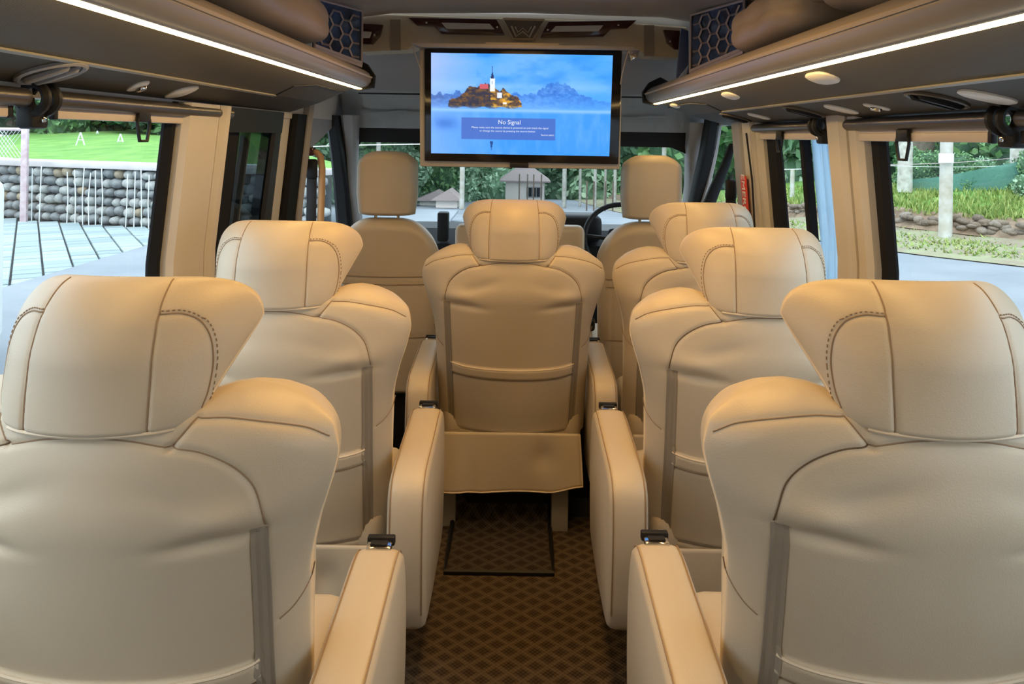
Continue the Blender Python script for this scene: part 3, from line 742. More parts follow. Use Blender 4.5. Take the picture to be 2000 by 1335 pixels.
# ------------------------------------------------------------------ roller blinds
def blind(side, a, z, y0, y1, by0, by1, zbar, hy, lab):
    R = empty('roller_blind', (side * a, (y0 + y1) / 2, z), lab, 'blind')
    def L_(o): o.location = -R.location; return o
    L_(tube('cassette', [(side * a, y0, z), (side * a, y1, z)], .0175, BLINDTUBE, R, 16))
    xb = side * (a + .008)
    L_(box('bottom_bar', (xb, (by0 + by1) / 2, zbar), (.010, by1 - by0, .022), BLINDBAR, R, .003))
    for yy in (by0, by1): L_(box('bar_end', (xb, yy, zbar), (.014, .014, .026), BLACK, R, .003))
    L_(box('blind_cloth', (xb, (by0 + by1) / 2, (z + zbar) / 2), (.002, by1 - by0 - .03, z - zbar), BLINDBAR, R))
    if hy:
        xx = xb - side * .012
        hd = L_(box('pull_tab', (xx, hy, zbar + .004), (.010, .055, .030), BLACK, R, .003))
        ring = [(-.028, 0), (.028, 0), (.030, -.012), (.018, -.052), (-.018, -.052), (-.030, -.012)]
        t_ = tube('pull_loop', [(xx, hy + s, zbar - .004 + d_) for s, d_ in ring], .0045, BLACK, R, 6, closed=True); L_(t_)
    for yy in (y0 + .02, y1 - .02):
        pass
    return R
blind(-1, .905, 1.518, 1.44, 2.33, 1.46, 2.16, 1.492, 1.79, 'dark roller blind tube over the left window beside the pale pillar')
blind(-1, .905, 1.518, -.4, 1.36, -.3, 1.33, 1.492, None, 'dark roller blind tube at the far left edge beyond the black clamp')
blind(1, .965, 1.510, 1.50, 2.27, 1.52, 2.25, 1.474, 1.85, 'dark roller blind tube over the large right window')
blind(1, .965, 1.510, 2.35, 3.17, 2.37, 3.06, 1.476, 2.72, 'dark roller blind tube over the middle right window by the blue reflection')
blind(1, .965, 1.510, -.4, 1.42, -.3, 1.42, 1.474, None, 'dark roller blind tube at the right edge beyond the black clamp')
def clamp(x, y, z, lab):
    R = empty('blind_clamp', (x, y, z), lab, 'clamp')
    s = -1 if x < 0 else 1
    for dy in (-.016, .016): tube('clamp_ring', [(.027 * math.cos(t), dy, .027 * math.sin(t)) for t in np.linspace(0, 2 * math.pi, 20)[:-1]], .009, BLACK, R, 6, closed=True)
    box('clamp_body', (s * .01, 0, -.035), (.035, .05, .045), BLACK, R, .008)
    box('clamp_arm', (s * .008, 0, .045), (.02, .022, .05), BLACK, R, .005)
    box('screw', (-s * .010, -.0, -.04), (.01, .010, .010), CHROME, R, .002)
clamp(-.905, 1.40, 1.518, 'black clamp holding the blind tubes over the left window')
clamp(.965, 1.46, 1.510, 'black clamp holding the blind tubes over the large right window')
clamp(.945, 2.31, 1.510, 'black clamp between the two right blind tubes in front of the beige pillar')

# ------------------------------------------------------------------ passenger seats
def smooth_tab(xs, ys, k=41):
    X = np.linspace(xs[0], xs[-1], 801); Y = np.interp(X, xs, ys); Yp = np.pad(Y, k // 2, mode='edge'); return X, np.convolve(Yp, np.ones(k) / k, 'valid')
def ss(x, a, b): t = np.clip((x - a) / (b - a), 0, 1); return t * t * (3 - 2 * t)
def poly_dist(X, Z, P_, chunk=20000):
    P_ = np.array(P_, float); seg = []
    d = np.full(X.shape, 9.0)
    for (x0, z0), (x1, z1) in zip(P_[:-1], P_[1:]):
        vx, vz = x1 - x0, z1 - z0; L2 = vx * vx + vz * vz + 1e-12
        t = np.clip(((X - x0) * vx + (Z - z0) * vz) / L2, 0, 1)
        d = np.minimum(d, np.hypot(X - x0 - t * vx, Z - z0 - t * vz))
    return d
def rounded(P_, n=8):
    """Catmull-Rom through the points"""
    P_ = [np.array(p, float) for p in P_]; P_ = [2 * P_[0] - P_[1]] + P_ + [2 * P_[-1] - P_[-2]]; out = []
    for i in range(1, len(P_) - 2):
        for t in np.linspace(0, 1, n, endpoint=False):
            a, b, c0, d0 = P_[i - 1:i + 3]
            out.append(.5 * ((2 * b) + (-a + c0) * t + (2 * a - 5 * b + 4 * c0 - d0) * t ** 2 + (-a + 3 * b - 3 * c0 + d0) * t ** 3))
    out.append(P_[-2]); return [tuple(o) for o in out]
def two_sided(name, X, Yb, Yf, Z, m, parent=None):
    nv, nu = X.shape
    V = np.concatenate([np.stack([X, Yb, Z], -1).reshape(-1, 3), np.stack([X, Yf, Z], -1).reshape(-1, 3)])
    idx = np.arange(nv * nu).reshape(nv, nu); o2 = nv * nu
    q = np.stack([idx[:-1, :-1], idx[:-1, 1:], idx[1:, 1:], idx[1:, :-1]], -1).reshape(-1, 4)
    q2 = q[:, ::-1] + o2
    bd = list(idx[0, :]) + list(idx[1:, -1]) + list(idx[-1, ::-1][1:]) + list(idx[::-1, 0][1:])
    st = [(bd[i], bd[i] + o2, bd[i + 1] + o2, bd[i + 1]) for i in range(len(bd) - 1)]
    me = bpy.data.meshes.new(name); me.from_pydata(V.tolist(), [], q.tolist() + q2.tolist() + st); me.update(); me.shade_smooth()
    return link_mesh(name, me, m, parent)
def clus(n, p=.75):
    t = np.linspace(-1, 1, n); return np.sin(t * math.pi / 2) * p + t * (1 - p)
# --- backrest surface functions (seat space: x across, y forward, z up)
HWX, HWY = smooth_tab([.34, .55, .68, .78, .85, .91, .955, 1.1], [.276, .279, .283, .288, .305, .325, .336, .336])
TPX, TPY = smooth_tab([0, .10, .122, .145, .172, .20, .235, .275, .311, .327, .336], [1.052, 1.052, 1.055, 1.062, 1.069, 1.069, 1.059, 1.039, 1.014, .999, .95], 31)
TPY[-1] = .95
CX, CY = smooth_tab([.34, .41, .64, .9, 1.0, 1.1], [.112, .10, .035, -.03, -.022, .02], 61)
hwid = lambda z: np.interp(z, HWX, HWY); ztop = lambda ax: np.interp(ax, TPX, TPY); cback = lambda z: np.interp(z, CX, CY)
ARCH_R = rounded([(.118, 1.005), (.16, .995), (.20, .972), (.228, .94), (.241, .90), (.243, .875)])
ARCH_TOP = rounded([(-.118, 1.005), (-.06, 1.016), (0, 1.019), (.06, 1.016), (.118, 1.005)])
GORE_R = rounded([(.146, 1.040), (.19, 1.036), (.25, 1.021), (.29, 1.006), (.322, .985)])
FLANK_R = rounded([(.118, 1.005), (.132, 1.022), (.146, 1.040)])
SIDE_R = rounded([(.250, .70), (.268, .712), (.284, .735), (.292, .765)])
BOT = rounded([(-.27, .385), (-.13, .376), (0, .372), (.13, .373), (.27, .380)])
BAND1 = rounded([(-.222, .645), (-.15, .633), (0, .626), (.15, .630), (.222, .642)])
BAND2 = rounded([(-.222, .602), (-.15, .590), (0, .583), (.15, .586), (.222, .600)])
ZIPR = [(.236, .872), (.234, .80), (.229, .64), (.221, .378)]
mir = lambda P_: [(-x, z) for x, z in P_]
SEAMS = [ARCH_R, mir(ARCH_R), ARCH_TOP, GORE_R, mir(GORE_R), FLANK_R, mir(FLANK_R), SIDE_R, mir(SIDE_R), BOT, BAND2]
def yback(X, Z, detail=True):
    ax = np.abs(X); hw_ = hwid(Z); c0 = cback(Z)
    y = c0 + .052 * (ax / .245) ** 2.2
    ye = c0 + .055 + .075 * ss(ax, .1, .30)
    ds = np.clip(hw_ - ax, 0, 1); dt = np.clip(ztop(np.minimum(ax, .336)) - Z, 0, 1)
    rs, rt = .075, .020 + .035 * ss(ax, .11, .2)
    ts = np.clip(ds / rs, 0, 1); tt = np.clip(dt / rt, 0, 1)
    q_ = np.sqrt(1 - (1 - ts) ** 2) * np.sqrt(1 - (1 - tt) ** 2)
    if detail:
        for P_, dep, wd in [(s_, .0042, .0045) for s_ in SEAMS]:
            y = y + dep * np.exp(-(poly_dist(X, Z, P_) / wd) ** 2)
        # panel lies a little proud of the bolsters above the zips, pulls in at the zip heads
        for s_ in (1, -1):
            y = y - .010 * np.exp(-(((X - s_ * .19) / .045) ** 2 + ((Z - .895) / .022) ** 2)) + .012 * np.exp(-(((X - s_ * .175) / .06) ** 2 + ((Z - .862 - .10 * (ax - .175)) / .012) ** 2)) 
            y = y + .006 * np.exp(-(((X - s_ * .12) / .06) ** 2 + ((Z - .93 + .3 * (ax - .12)) / .02) ** 2)) * (1 if s_ < 0 else .4)
            y = y + .005 * np.exp(-(poly_dist(X, Z, ZIPR if s_ > 0 else mir(ZIPR)) / .013) ** 2)
        b1 = np.interp(X, [p[0] for p in BAND1], [p[1] for p in BAND1]); b2 = np.interp(X, [p[0] for p in BAND2], [p[1] for p in BAND2])
        inb = ss(Z, b2, b2 + .012) * (1 - ss(Z, b1 - .006, b1 + .006)) * (1 - ss(ax, .215, .226))
        y = y - .010 * inb
        y = y + .004 * np.sin(X * 9 + 1) * np.sin(Z * 11)
    return ye + (y - ye) * q_
def yfront(X, Z):
    ax = np.abs(X); c0 = cback(Z)
    ye = c0 + .055 + .075 * ss(ax, .1, .30)
    y = c0 + .15 + .085 * ss(ax, .16, .29) * ss(Z, .5, .75)
    ds = np.clip(hwid(Z) - ax, 0, 1); dt = np.clip(ztop(np.minimum(ax, .336)) - Z, 0, 1)
    ts = np.clip(ds / .06, 0, 1); tt = np.clip(dt / .05, 0, 1)
    return ye + (y - ye) * np.sqrt(1 - (1 - ts) ** 2) * np.sqrt(1 - (1 - tt) ** 2)
def seam_tube(bm, P_, yf, r=.0013, off=.0006):
    P_ = np.array(P_); y = yf(P_[:, 0], P_[:, 1]) - off
    bm_tube(bm, [(a, b, c0) for (a, c0), b in zip(P_, y)], r, 5)
# --- headrest surface
HHX, HHY = smooth_tab([1.01, 1.03, 1.09, 1.15, 1.19, 1.26], [.134, .142, .166, .191, .2005, .2005], 61)
hh = lambda z: np.interp(z, HHX, HHY)
def hbase(z): return -.030 + .045 * ss(z, 1.12, 1.26)
HZB, HZT = 1.020, 1.234
def hzt(s): return HZT - .012 * np.abs(s) ** 2 - .062 * np.abs(s) ** 6
def hzb(s): return HZB + .004 * np.abs(s) ** 2
HS_V = rounded([(.088, 1.024), (.0885, 1.09), (.087, 1.16), (.083, 1.217), (.080, 1.231)])
HS_A = rounded([(.0865, 1.190), (.112, 1.188), (.135, 1.175), (.150, 1.15), (.156, 1.115), (.154, 1.075), (.148, 1.05)])
HS_A2 = [(x + (.004 if z < 1.175 else .001), z + (.004 if z > 1.105 else 0)) for x, z in HS_A]
def hcurve(ax, Z=None):
    k = 1.0 if Z is None else .45 + .55 * ss(Z, 1.03, 1.17)
    return .122 * k * (ax / .19) ** 2.1
def hedge(Z): return .028 + .03 * ss(Z, 1.03, 1.15)
def yhb(X, Z, detail=True, S_=None):
    ax = np.abs(X)
    s_ = ax / hh(Z); y = hbase(Z) + hcurve(ax, Z); ye = hbase(Z) + hcurve(ax, Z) + hedge(Z)
    ds = np.clip((1 - s_) * hh(Z), 0, 1); dt = np.clip(hzt(np.minimum(s_, 1)) - Z, 0, 1); db_ = np.clip(Z - hzb(s_), 0, 1)
    q_ = np.sqrt(1 - (1 - np.clip(ds / .055, 0, 1)) ** 2) * np.sqrt(1 - (1 - np.clip(dt / .06, 0, 1)) ** 2) * (1 - (1 - np.clip(db_ / .014, 0, 1)) ** 2 * .55)
    if detail:
        for P_ in (HS_V, mir(HS_V)): y = y + .0035 * np.exp(-(poly_dist(X, Z, P_) / .004) ** 2)
        for P_ in (HS_A, mir(HS_A)): y = y + .0022 * np.exp(-(poly_dist(X, Z, P_) / .004) ** 2)
        y = y - .004 * np.sin(np.clip((X + .088) / .176, 0, 1) * math.pi)
    return ye + (y - ye) * q_
def yhf(X, Z):
    ax = np.abs(X); s_ = ax / hh(Z)
    y = hbase(Z) + hcurve(ax, Z) * 1.05 + .13 - .02 * s_; ye = hbase(Z) + hcurve(ax, Z) + hedge(Z)
    ds = np.clip((1 - s_) * hh(Z), 0, 1); dt = np.clip(hzt(np.minimum(s_, 1)) - Z, 0, 1); db_ = np.clip(Z - hzb(s_), 0, 1)
    return ye + (y - ye) * np.sqrt(1 - (1 - np.clip(ds / .05, 0, 1)) ** 2) * np.sqrt(1 - (1 - np.clip(dt / .06, 0, 1)) ** 2) * np.sqrt(1 - (1 - np.clip(db_ / .04, 0, 1)) ** 2)

def make_seat():
    R = empty('captain_seat')
    s_ = clus(171, .5)[None, :]; t_ = np.linspace(0, 1, 191)[:, None]; t_ = t_ * .75 + .25 * np.sin(t_ * math.pi / 2)
    ax = np.abs(s_) * .336; zt_ = ztop(ax); Z = .358 + (zt_ - .358) * t_; X = s_ * hwid(Z)
    # keep the outline where |s|=1
    Yb = yback_s(X, Z, s_, zt_); Yf = yfront_s(X, Z, s_, zt_)
    back = two_sided('backrest', X, Yb, Yf, Z, LEATHER, R)
    bm = bmesh.new()
    for P_ in SEAMS + [mir(ARCH_R)]: seam_tube(bm, P_, yback)
    bm_obj('seam', bm, THREAD, back, True)['kind'] = 'stuff'
    for sg in (1, -1):
        # zip tape with two raised edges
        P_ = ZIPR if sg > 0 else mir(ZIPR); P_ = rounded(P_, 10); bm = bmesh.new(); A = []
        for x, z in P_:
            A.append([bm.verts.new((x + dx, float(yback(np.array([x + dx]), np.array([z]))[0]) - o_, z)) for dx, o_ in ((-.012, -.0005), (-.0115, .0022), (-.006, .0008), (0, .003), (.006, .0008), (.0115, .0022), (.012, -.0005))])
        for a, b in zip(A[:-1], A[1:]):
            for k in range(6): bm.faces.new((a[k], a[k + 1], b[k + 1], b[k]))
        bm_obj('zip', bm, ZIP, back, False, recalc=False)
    bm = bmesh.new(); seam_tube(bm, BAND1, yback, .0028, .002); bm_obj('piping', bm, PIPING, back, True)
    # headrest
    s2 = clus(121, .6)[None, :]; t2_ = np.linspace(-1, 1, 101)[:, None]; t2_ = (clus(101, .45)[:, None] + 1) / 2
    Z2 = hzb(s2) + (hzt(s2) - hzb(s2)) * t2_; X2 = s2 * hh(Z2)
    hd = two_sided('headrest', X2, yhb(X2, Z2), yhf(X2, Z2), Z2, LEATHER, R)
    bm = bmesh.new()
    for P_ in (HS_V, mir(HS_V), HS_A, mir(HS_A)): seam_tube(bm, P_, yhb)
    for P_ in (HS_A2, mir(HS_A2)):    # dashed second row of stitches
        P_ = np.array(P_); 
        for i in range(0, len(P_) - 2, 2): seam_tube(bm, P_[i:i + 2], yhb, .0011)
    bm_obj('stitching', bm, THREAD, hd, True)['kind'] = 'stuff'
    bm = bmesh.new(); xs = np.linspace(-.120, .120, 25); seam_tube(bm, [(x, HZB + .006 + .003 * (abs(x) / .12) ** 2) for x in xs], lambda a, b: yhb(a, b, False), .0032, .001)
    bm_obj('piping', bm, PIPING, hd, True)
    for sx in (-.05, .05): tube('headrest_post', [(sx, .08, .97), (sx, .08, 1.05)], .007, CHROME, hd)
    # skirt flap hanging behind the seat base
    xs = np.linspace(-1, 1, 41)[None, :]; zz = np.linspace(0, 1, 21)[:, None]
    Z3 = .17 + .210 * zz + .0 * xs; Z3 = Z3 + (1 - zz) * .03 * ss(xs, .5, 1.0); X3 = xs * (.250 + .012 * (1 - zz))
    Y3 = .098 + .012 * np.sin(X3 * 14 + 1) * (1 - zz) + .014 * np.exp(-(((X3 - .12) / .035) ** 2 + ((Z3 - .29) / .05) ** 2)) - .012 * (1 - zz) + .01 * np.exp(-((X3 + .15) / .03) ** 2) * (1 - zz)
    fl = two_sided('skirt_flap', X3, Y3, Y3 + .006, Z3, LEATHER, R)
    bm = bmesh.new(); bm_tube(bm, [(X3[j, -1], Y3[j, -1] - .002, Z3[j, -1]) for j in range(20, -1, -2)] + [(X3[0, i], Y3[0, i] - .002, Z3[0, i]) for i in range(38, -1, -2)], .003, 5)
    bm_obj('piping', bm, PIPING, fl, True)
    # cushion
    bm = bmesh.new(); bm_box(bm, (0, .36, .38), (.52, .44, .15), .045, 4); cu = bm_obj('seat_cushion', bm, LEATHER, R, True)
    bm = bmesh.new()
    for sx in (-.14, .14): bm_tube(bm, [(sx, .2, .4565), (sx, .53, .4565)], .0014, 5)
    bm_obj('seam', bm, THREAD, cu, True)['kind'] = 'stuff'
    box('pedestal', (0, .38, .16), (.34, .32, .30), BLACK, R, .01)
    for sx, yy in ((-.235, .19), (.185, .165)):
        lg = box('leg', (sx, yy, .165), (.062, .05, .33), GREYMETAL, R, .004)
        box('bolt', (sx, yy - .027, .16), (.012, .008, .012), CHROME, lg, .003)
    return R
def yback_s(X, Z, s_, zt_):
    ax = np.abs(X); c0 = cback(Z); yd = yback_raw(X, Z)
    ye = c0 + .055 + .075 * ss(ax, .1, .30)
    ds = (1 - np.abs(s_)) * hwid(Z); dt = zt_ - Z; rt = .020 + .035 * ss(ax, .11, .2)
    q_ = np.sqrt(1 - (1 - np.clip(ds / .075, 0, 1)) ** 2) * np.sqrt(np.clip(1 - (1 - np.clip(dt / rt, 0, 1)) ** 2, 0, 1))
    return ye + (yd - ye) * q_
def yback_raw(X, Z):
    """surface before its edges are rounded off"""
    global hwid, ztop
    h0, z0_ = hwid, ztop
    hwid = lambda z: np.full(np.shape(z), 9.0); ztop = lambda a: np.full(np.shape(a), 9.0)
    y = yback(X, Z); hwid, ztop = h0, z0_
    return y
def yfront_s(X, Z, s_, zt_):
    ax = np.abs(X); c0 = cback(Z)
    ye = c0 + .055 + .075 * ss(ax, .1, .30)
    y = c0 + .15 + .085 * ss(ax, .16, .29) * ss(Z, .5, .75)
    ds = (1 - np.abs(s_)) * hwid(Z); dt = zt_ - Z
    return ye + (y - ye) * np.sqrt(1 - (1 - np.clip(ds / .06, 0, 1)) ** 2) * np.sqrt(np.clip(1 - (1 - np.clip(dt / .05, 0, 1)) ** 2, 0, 1))

def make_arm(parent, x0, x1, inner):
    """padded arm with a tall side panel; inner = +1 if the aisle face looks towards +x"""
    prof = rounded([(.0, .26), (-.015, .42), (-.01, .54), (.015, .588), (.06, .607), (.15, .615), (.28, .625), (.38, .632), (.43, .622), (.462, .585), (.485, .50), (.49, .38), (.47, .27), (.44, .225), (.3, .205), (.15, .20), (.03, .21), (.0, .26)], 5)[:-1]
    mid = np.array([.24, .42]); bm = bmesh.new(); rings = []
    for fx, k in ((0, .86), (.03, .93), (.10, .972), (.2, .992), (.35, 1), (.65, 1), (.8, .992), (.9, .972), (.97, .93), (1, .86)):
        x = x0 + (x1 - x0) * fx; d_ = (1 - k) * .16
        ring = []
        for i, (y, z) in enumerate(prof):
            a, b = np.array(prof[i - 1]), np.array(prof[(i + 1) % len(prof)]); tn = (b - a) / (np.linalg.norm(b - a) + 1e-9); nrm = np.array([-tn[1], tn[0]])
            p_ = np.array([y, z]); 
            if np.dot(nrm, mid - p_) < 0: nrm = -nrm
            p_ = p_ + nrm * d_; ring.append(bm.verts.new((x, p_[0], p_[1])))
        rings.append(ring)
    n = len(prof)
    for A, B in zip(rings[:-1], rings[1:]):
        for i in range(n): bm.faces.new((A[i], A[(i + 1) % n], B[(i + 1) % n], B[i]))
    bm.faces.new(rings[0]); bm.faces.new(rings[-1][::-1])
    arm = bm_obj('armrest', bm, LEATHER, parent, True)
    bm = bmesh.new()
    for fx in (.09, .91):
        x = x0 + (x1 - x0) * fx; P_ = [p for p in prof if p[1] > .22 and p[0] < .47]
        i0 = [i for i, p in enumerate(prof)]; P_ = [np.array(p) for p in prof[:int(n * .62)]]
        P2 = []
        for p_ in P_:
            dd = p_ - mid; dd = dd / np.linalg.norm(dd); P2.append((x, p_[0] - dd[0] * .0035, p_[1] - dd[1] * .0035))
        bm_tube(bm, P2, .0014, 5)
    bm_obj('seam', bm, THREAD, arm, True)['kind'] = 'stuff'
    xm = (x0 + x1) / 2
    b = box('recline_button', (xm, .425, .628), (.050, .034, .014), CHROME, arm, .004, rot=None)
    box('button_well', (xm, .447, .630), (.056, .016, .018), BLACK, arm, .003)
    box('button_key', (xm, .422, .6365), (.034, .016, .005), BLACK, arm, .001)
    return arm
def copy_tree(o, parent=None):
    c_ = o.copy(); COL.objects.link(c_)
    if parent: c_.parent = parent
    for ch in [k for k in ALLOBJ if k.parent == o]: copy_tree(ch, c_)
    return c_
seat0 = make_seat()
box_arm_in = .295; box_arm_out = .395
armR0 = make_arm(seat0, .295, .395, 1)                       # arm on the right of the first (left-hand) seat
armL0 = make_arm(None, -.395, -.295, -1)
armLn = make_arm(None, -.375, -.285, -1); armRn = make_arm(None, .285, .375, 1)
ALLOBJ = list(bpy.data.objects)
seats = [
    (-.61, 1.075, 'R', 'large beige leather seat at the front left of the photo, its light strip side nearest the camera', 0, -.012),
    (-.606, 1.85, 'R', 'beige leather seat in the middle row on the left, beside the pale window pillar', 0, 0),
    (-.005, 2.61, 'LR', 'beige leather seat standing alone in the centre below the television', 0, 0),
    (.642, 1.09, 'L', 'large beige leather seat nearest the camera on the right of the aisle', 0, .01),
    (.640, 1.86, 'L', 'beige leather seat in the middle row on the right, between two others', 0, 0),
    (.690, 2.61, '', 'beige leather seat furthest forward on the right, mostly hidden by the one behind it', 0, 0)]
labels = ['large beige leather seat nearest the camera on the left of the aisle', None]
src = seat0
parts0 = [k for k in ALLOBJ if k.parent == seat0]
for i, (x, y, arms, lab, rz, dz) in enumerate(seats):
    if i == 0: r_ = seat0
    else:
        r_ = seat0.copy(); COL.objects.link(r_)
        for ch in parts0:
            if ch != armR0: copy_tree(ch, r_)
        if arms == 'R': copy_tree(armR0, r_)
        elif arms == 'L': copy_tree(armL0, r_)
        elif arms == 'LR': copy_tree(armLn, r_); copy_tree(armRn, r_)
    r_.location = (x, y, dz if i else 0); tag(r_, lab, 'seat', 'beige leather captain seats')
seat0['label'] = 'large beige leather seat nearest the camera on the left of the aisle'
for a in (armL0, armLn, armRn):
    for ch in list(a.children_recursive): bpy.data.objects.remove(ch)
    bpy.data.objects.remove(a)

# ------------------------------------------------------------------ front seats
def make_front_seat():
    R = empty('front_seat')
    def sheet(name, hw_f, zb_, zt_, crn, c_f, thick, rnd, seams, m=LEATHER, n=81, crb=0):
        s_ = clus(n, .6)[None, :]; t = (clus(n, .5)[:, None] + 1) / 2
        Zt = zt_ - crn * np.abs(s_) ** 4; Zb = zb_ + crb * np.abs(s_) ** 4; Z = Zb + (Zt - Zb) * t; X = s_ * hw_f(Z)
        ax = np.abs(X); base = c_f(Z) + .035 * (ax / .23) ** 2
        ds = (1 - np.abs(s_)) * hw_f(Z); dt = Zt - Z; dd = Z - Zb
        q_ = np.sqrt(1 - (1 - np.clip(ds / rnd, 0, 1)) ** 2) * np.sqrt(1 - (1 - np.clip(dt / rnd, 0, 1)) ** 2) * np.sqrt(1 - (1 - np.clip(dd / (rnd * .5), 0, 1)) ** 2)
        yb = base.copy()
        for P_ in seams: yb = yb + .004 * np.exp(-(poly_dist(X, Z, P_) / .006) ** 2)
        ye = base + thick * .5
        return two_sided(name, X, ye + (yb - ye) * q_, ye + thick * .5 * q_, Z, m, R)
    hw1 = lambda z: np.interp(z, [.28, .6, .9, 1.0, 1.12], [.215, .222, .232, .232, .215])
    sm = [[(-.2, .835), (.2, .835)], [(-.2, .80), (.2, .80)], [(-.22, .56), (.22, .56)], [(-.165, .3), (-.17, .83)]]
    b = sheet('backrest', hw1, .29, 1.092, .16, lambda z: .10 * (1.0 - z) - .0, .14, .055, sm)
    bm = bmesh.new()
    f = lambda X, Z: .10 * (1 - Z) + .035 * (np.abs(X) / .23) ** 2
    for P_ in sm[:3]: seam_tube(bm, rounded(P_, 12), f, .0018, .001)
    bm_obj('seam', bm, THREAD, b, True)['kind'] = 'stuff'
    hw2 = lambda z: np.interp(z, [1.10, 1.2, 1.32, 1.40], [.125, .137, .135, .122])
    sheet('headrest', hw2, 1.100, 1.388, .045, lambda z: .0 * z + .0, .11, .035, [], crb=.008)
    for sx in (-.05, .05): tube('headrest_post', [(sx, .06, 1.02), (sx, .06, 1.16)], .007, CHROME, R)
    box('seat_cushion', (0, .36, .44), (.46, .48, .14), LEATHER, R, .04, 3)
    box('seat_base', (0, .34, .2), (.40, .42, .37), BLACK, R, .01)
    return R
fs = make_front_seat(); fs.location = (-.575, 3.25, 0)
ALLOBJ = list(bpy.data.objects)
tag(fs, 'beige front seat with a square headrest left of the television', 'seat', 'beige front seats')
f2 = copy_tree(fs); f2.location = (.602, 3.25, 0); tag(f2, 'beige front seat with a square headrest right of the television', 'seat', 'beige front seats')
ms = empty('middle_front_seat', (.02, 3.42, 0), 'low beige seat back between the two front seats behind the centre seat', 'seat')
o = box('backrest', (0, .05, .80), (.60, .11, .50), LEATHER, ms, .03, 3)
box('seat_base', (0, .15, .28), (.56, .3, .54), BLACK, ms, .01)
gl = empty('gear_lever', (.345, 3.30, 0), 'black gear lever right of the centre seat armrest', 'gear lever')
box('gear_box', (0, 0, .23), (.16, .2, .46), BLACK, gl, .02); 
bm = bmesh.new(); bm_tube(bm, [(0, 0, .45), (0, 0, .49), (0, 0, .53)], [.05, .035, .015], 12); bm_obj('gaiter', bm, BLACK, gl, True)
tube('stick', [(0, 0, .5), (-.01, -.01, .62)], .009, CHROME, gl); box('knob', (-.01, -.01, .635), (.045, .04, .06), BLACKGLOSS, gl, .015, 3)

# belts, grab handle, sign and cord at the cab pillars
t = empty('grab_handle', wp(-1, 618, 360), 'tan padded grab handle beside the left cab door glass', 'handle')
pts = [atY(x, y, 3.38) for x, y in ((608, 296), (618, 297), (626, 306), (629, 330), (628, 380), (626, 430), (622, 470))]
o = tube('grip', pts, [.010, .015, .016, .016, .016, .016, .014], ORANGELEATHER, t, 10); o.location = -t.location
o = box('mount', pts[0], (.03, .04, .04), MAROON, t, .006); o.location = -t.location
def belt(x, y, z0, z1, lab):
    R = empty('seat_belt', (x, y, (z0 + z1) / 2), lab, 'seat belt'); h_ = (z1 - z0) / 2
    box('webbing', (0, 0, -.03), (.045, .006, h_ * 2 - .06), BLACK, R, .001)
    box('guide', (0, 0, h_ - .04), (.05, .03, .09), BLACK, R, .012, 3)
p = atY(609, 352, 3.36); belt(p.x, 3.36, .7, 1.34, 'black seat belt hanging beside the tan grab handle on the left')
p = atY(1432, 375, 3.30); belt(p.x - .01, 3.30, .7, 1.28, 'black seat belt on the grey pillar left of the red sign')
# red sign with upright white word, on the wall side of the beige pillar
yc_ = yof(1, 1456, 343, .05); zt_ = atY(1456, 343, yc_).z; zb_ = zt_ - .30; xw = wx(1, (zt_ + zb_) / 2) - .060
sg = empty('emergency_sign', (xw, yc_, (zt_ + zb_) / 2), 'narrow red EMERGENCY sign running down the beige pillar', 'sign')
box('sign_plate', (0, 0, 0), (.004, .075, .30), REDSIGN, sg, .001)
sg.rotation_euler = (0, -.09, 0)
tx = text('lettering', 'EMERGENCY', (-.0035, 0, 0), .056, WHITEPRINT, None, (0, 0, 0), 'CENTER', .0006)
tx.parent = sg; tx.location = (-.0035, 0, 0)
# text runs downwards, its face looks towards the aisle (-x)
tx.matrix_basis = Matrix.Translation((-.0035, 0, 0)) @ Matrix(((0, 0, -1, 0), (0, -1, 0, 0), (-1, 0, 0, 0), (0, 0, 0, 1)))
yc2 = yof(1, 1464, 300, .055)
o = tube('pull_cord', [(wx(1, 1.5) - .06, yc2, 1.49), (wx(1, 1.3) - .055, yc2 - .005, 1.3), (wx(1, 1.1) - .055, yc2 - .02, .95)], .004, BLACK)
tag(o, 'thin black cord hanging down the beige pillar beside the red sign', 'cord')

# dark mat on the aisle floor, folded up over the step in front
bm = bmesh.new(); G = []
xa0, xa1 = atY(868, 1080, 2.46).x, atY(1082, 1085, 2.46).x
prof = [(2.475, .004), (2.60, .004), (2.74, .004), (2.80, .02), (2.83, .06), (2.90, .075), (3.1, .075)]
for i, (y, z) in enumerate(prof):
    G.append([bm.verts.new((xa0 + (xa1 - xa0) * t, y, z + .003)) for t in np.linspace(0, 1, 9)])
for a, b in zip(G[:-1], G[1:]):
    for k in range(8): bm.faces.new((a[k], a[k + 1], b[k + 1], b[k]))
r = bmesh.ops.extrude_face_region(bm, geom=bm.faces[:])
for v_ in r['geom']:
    if isinstance(v_, bmesh.types.BMVert): v_.co.z -= .006
mt = bm_obj('floor_mat', bm, MAT, None, False); tag(mt, 'dark woven mat with a black edge under the centre seat', 'mat')
bm = bmesh.new(); bm_tube(bm, [(xa0, 3.1, .082)] + [(xa0, y, z + .004) for y, z in prof[::-1]] + [(xa1, y, z + .004) for y, z in prof], .009, 6)
bm_obj('edging', bm, BLACK, mt, True)
bm = bmesh.new(); bm_prism(bm, [(-.28, 2.86, 0), (-.28, 2.88, .065), (-.28, 4.1, .065), (-.28, 4.1, 0)], (.6, 0, 0)); struct('trim_30', bm, BLACK)

